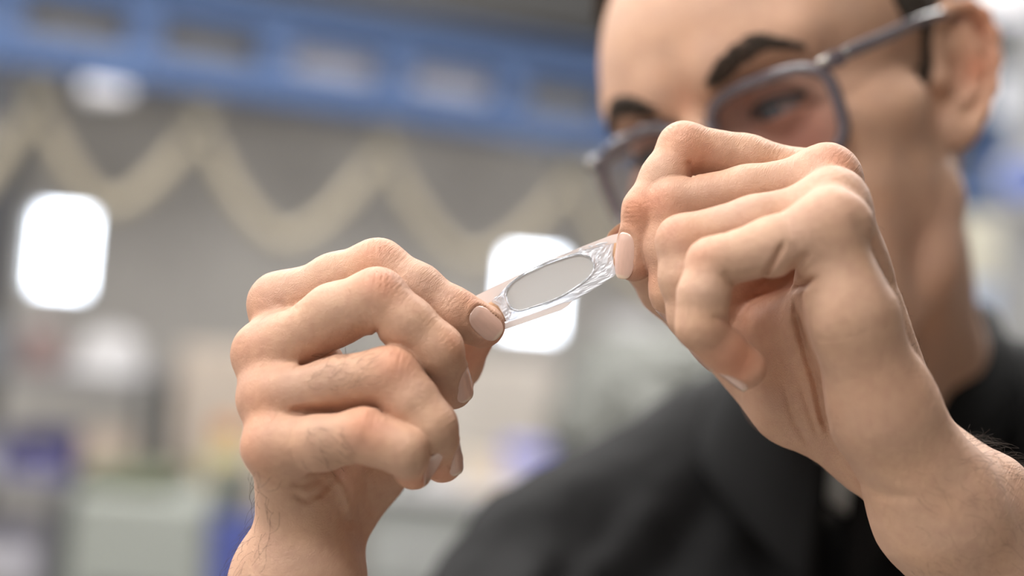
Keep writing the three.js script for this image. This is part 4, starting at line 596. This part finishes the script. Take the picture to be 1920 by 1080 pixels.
// machine under a grey cover behind the right hand
{
  const p = at(1195, 800, 4.8), y0 = yAt(1195, 850, 4.8), h = yAt(1195, 605, 4.8), t = thing('covered_machine', 'machine under a crumpled grey cover behind the right hand', 'machine', [p.x, 0, p.z]);
  const g = new THREE.SphereGeometry(1, 64, 48), q = g.attributes.position; for (let i = 0; i < q.count; i++) { let x = q.getX(i), y = q.getY(i), z = q.getZ(i); const e = (v) => Math.sign(v) * Math.abs(v) ** 0.62; x = e(x) * 0.2; z = e(z) * 0.2; y = (e(y) * 0.5 + 0.5); const w = noise(x * 16 + y * 9, y * 5, z * 16) * 0.045 + noise(x * 30, y * 12, z * 30) * 0.015; x += x * 0.35 * (1 - y) + w; z += z * 0.35 * (1 - y) + w; q.setXYZ(i, x + (y - 0.5) * 0.07, y0 - 0.02 + y * (h - y0), z); } g.computeVertexNormals();
  obj('cover', g, std([0.2, 0.205, 0.19], 0.5), t); obj('stand', [box(0.5, 0.04, 0.5, 0, y0 - 0.02, 0), ...[-1, 1].flatMap((a) => [-1, 1].map((b) => box(0.05, y0 - 0.04, 0.05, a * 0.2, (y0 - 0.04) / 2, b * 0.2, 0)))], dark, t);
}
{ const p = at(1185, 645, 6.5), y = yAt(1185, 690, 6.5), t = thing('white_bucket', 'upside down white bucket on a pale cupboard behind the right thumb', 'bucket', [p.x, y, p.z]); obj('pail', lathe([[0, 0.2], [0.1, 0.2], [0.13, 0.0], [0.14, 0], [0.14, 0.015], [0.125, 0.018], [0.105, 0.205], [0, 0.21]]), white, t); const c = thing('cupboard', 'pale grey cupboard under the white bucket', 'cupboard', [p.x, 0, p.z]); obj('body', box(0.5, y, 0.45, 0, y / 2, 0, 0.01), std([0.42, 0.42, 0.43], 0.6), c); for (const s of [-1, 1]) obj('door', box(0.23, y - 0.12, 0.02, s * 0.12, y / 2, 0.23, 0.004), std([0.43, 0.43, 0.44], 0.6), c); }
// behind the head at the right
{ const p = at(1885, 520, 5.5), h = yAt(1885, 420, 5.5), t = thing('storage_cabinet', 'cream topped light blue cabinet behind the man\'s neck', 'cabinet', [p.x, 0, p.z]), hb = yAt(1885, 540, 5.5); obj('body', box(0.42, hb, 0.4, 0, hb / 2, 0, 0.01), std([0.4, 0.47, 0.62], 0.6), t); obj('upper_case', box(0.42, h - hb, 0.4, 0, (h + hb) / 2, 0, 0.01), std([0.6, 0.57, 0.47], 0.6), t); }
{ const p = at(1912, 330, 4.9), y = p.y, t = thing('hose_reel', 'blue hose reel with a white rim on the column right of the ear', 'reel', [p.x, y, p.z]); obj('drum', new THREE.CylinderGeometry(0.07, 0.07, 0.09, 32).rotateX(Math.PI / 2), std([0.06, 0.13, 0.45], 0.4), t); obj('rim', new THREE.TorusGeometry(0.075, 0.012, 10, 36).translate(0, -0.02, 0.05), white, t); const c = thing('wall_column', 'grey column carrying the blue hose reel', 'column', [p.x + 0.1, 0, p.z - 0.14]); obj('shaft', box(0.16, CEIL, 0.14, 0, CEIL / 2, 0, 0.006), std([0.28, 0.28, 0.28], 0.6), c); obj('base_plate', box(0.28, 0.02, 0.24, 0, 0.01, 0, 0), dark, c); }
{ const p = at(1893, 160, 6.2), t = thing('air_duct', 'pale round air duct behind the ear', 'duct', [p.x, p.y, p.z]); obj('pipe', new THREE.CylinderGeometry(0.085, 0.085, CEIL - p.y + 0.14, 28).translate(0.02, (CEIL - p.y) / 2 - 0.07, 0), std([0.62, 0.64, 0.7], 0.4), t); obj('flange', new THREE.CylinderGeometry(0.1, 0.1, 0.02, 28).translate(0.02, -0.13, 0), std([0.6, 0.62, 0.66], 0.4), t); }
{ const p = at(1872, 6, 4.4), t = thing('pendant_lamp', 'white pendant lamp at the upper right corner', 'lamp', p.toArray()); obj('lamp_shade', lathe([[0.02, 0.09], [0.05, 0.07], [0.085, 0.02], [0.095, -0.03], [0.09, -0.03], [0.08, 0.018], [0.046, 0.062], [0.02, 0.08]]), white, t); obj('bulb', new THREE.SphereGeometry(0.045, 24, 16).translate(0, -0.0, 0), new THREE.MeshStandardMaterial({ color: 0xffffff, emissive: 0xf2f4ff, emissiveIntensity: 0.12 }), t); obj('cord', new THREE.CylinderGeometry(0.006, 0.006, CEIL - p.y - 0.09, 10).translate(0, (CEIL - p.y - 0.09) / 2 + 0.09, 0), dark, t); const l = new THREE.PointLight(0xf2f4ff, 0.06); l.castShadow = true; l.shadow.radius = 2; l.name = 'bulb_light'; t.add(l); }

renderer.render(scene, camera);
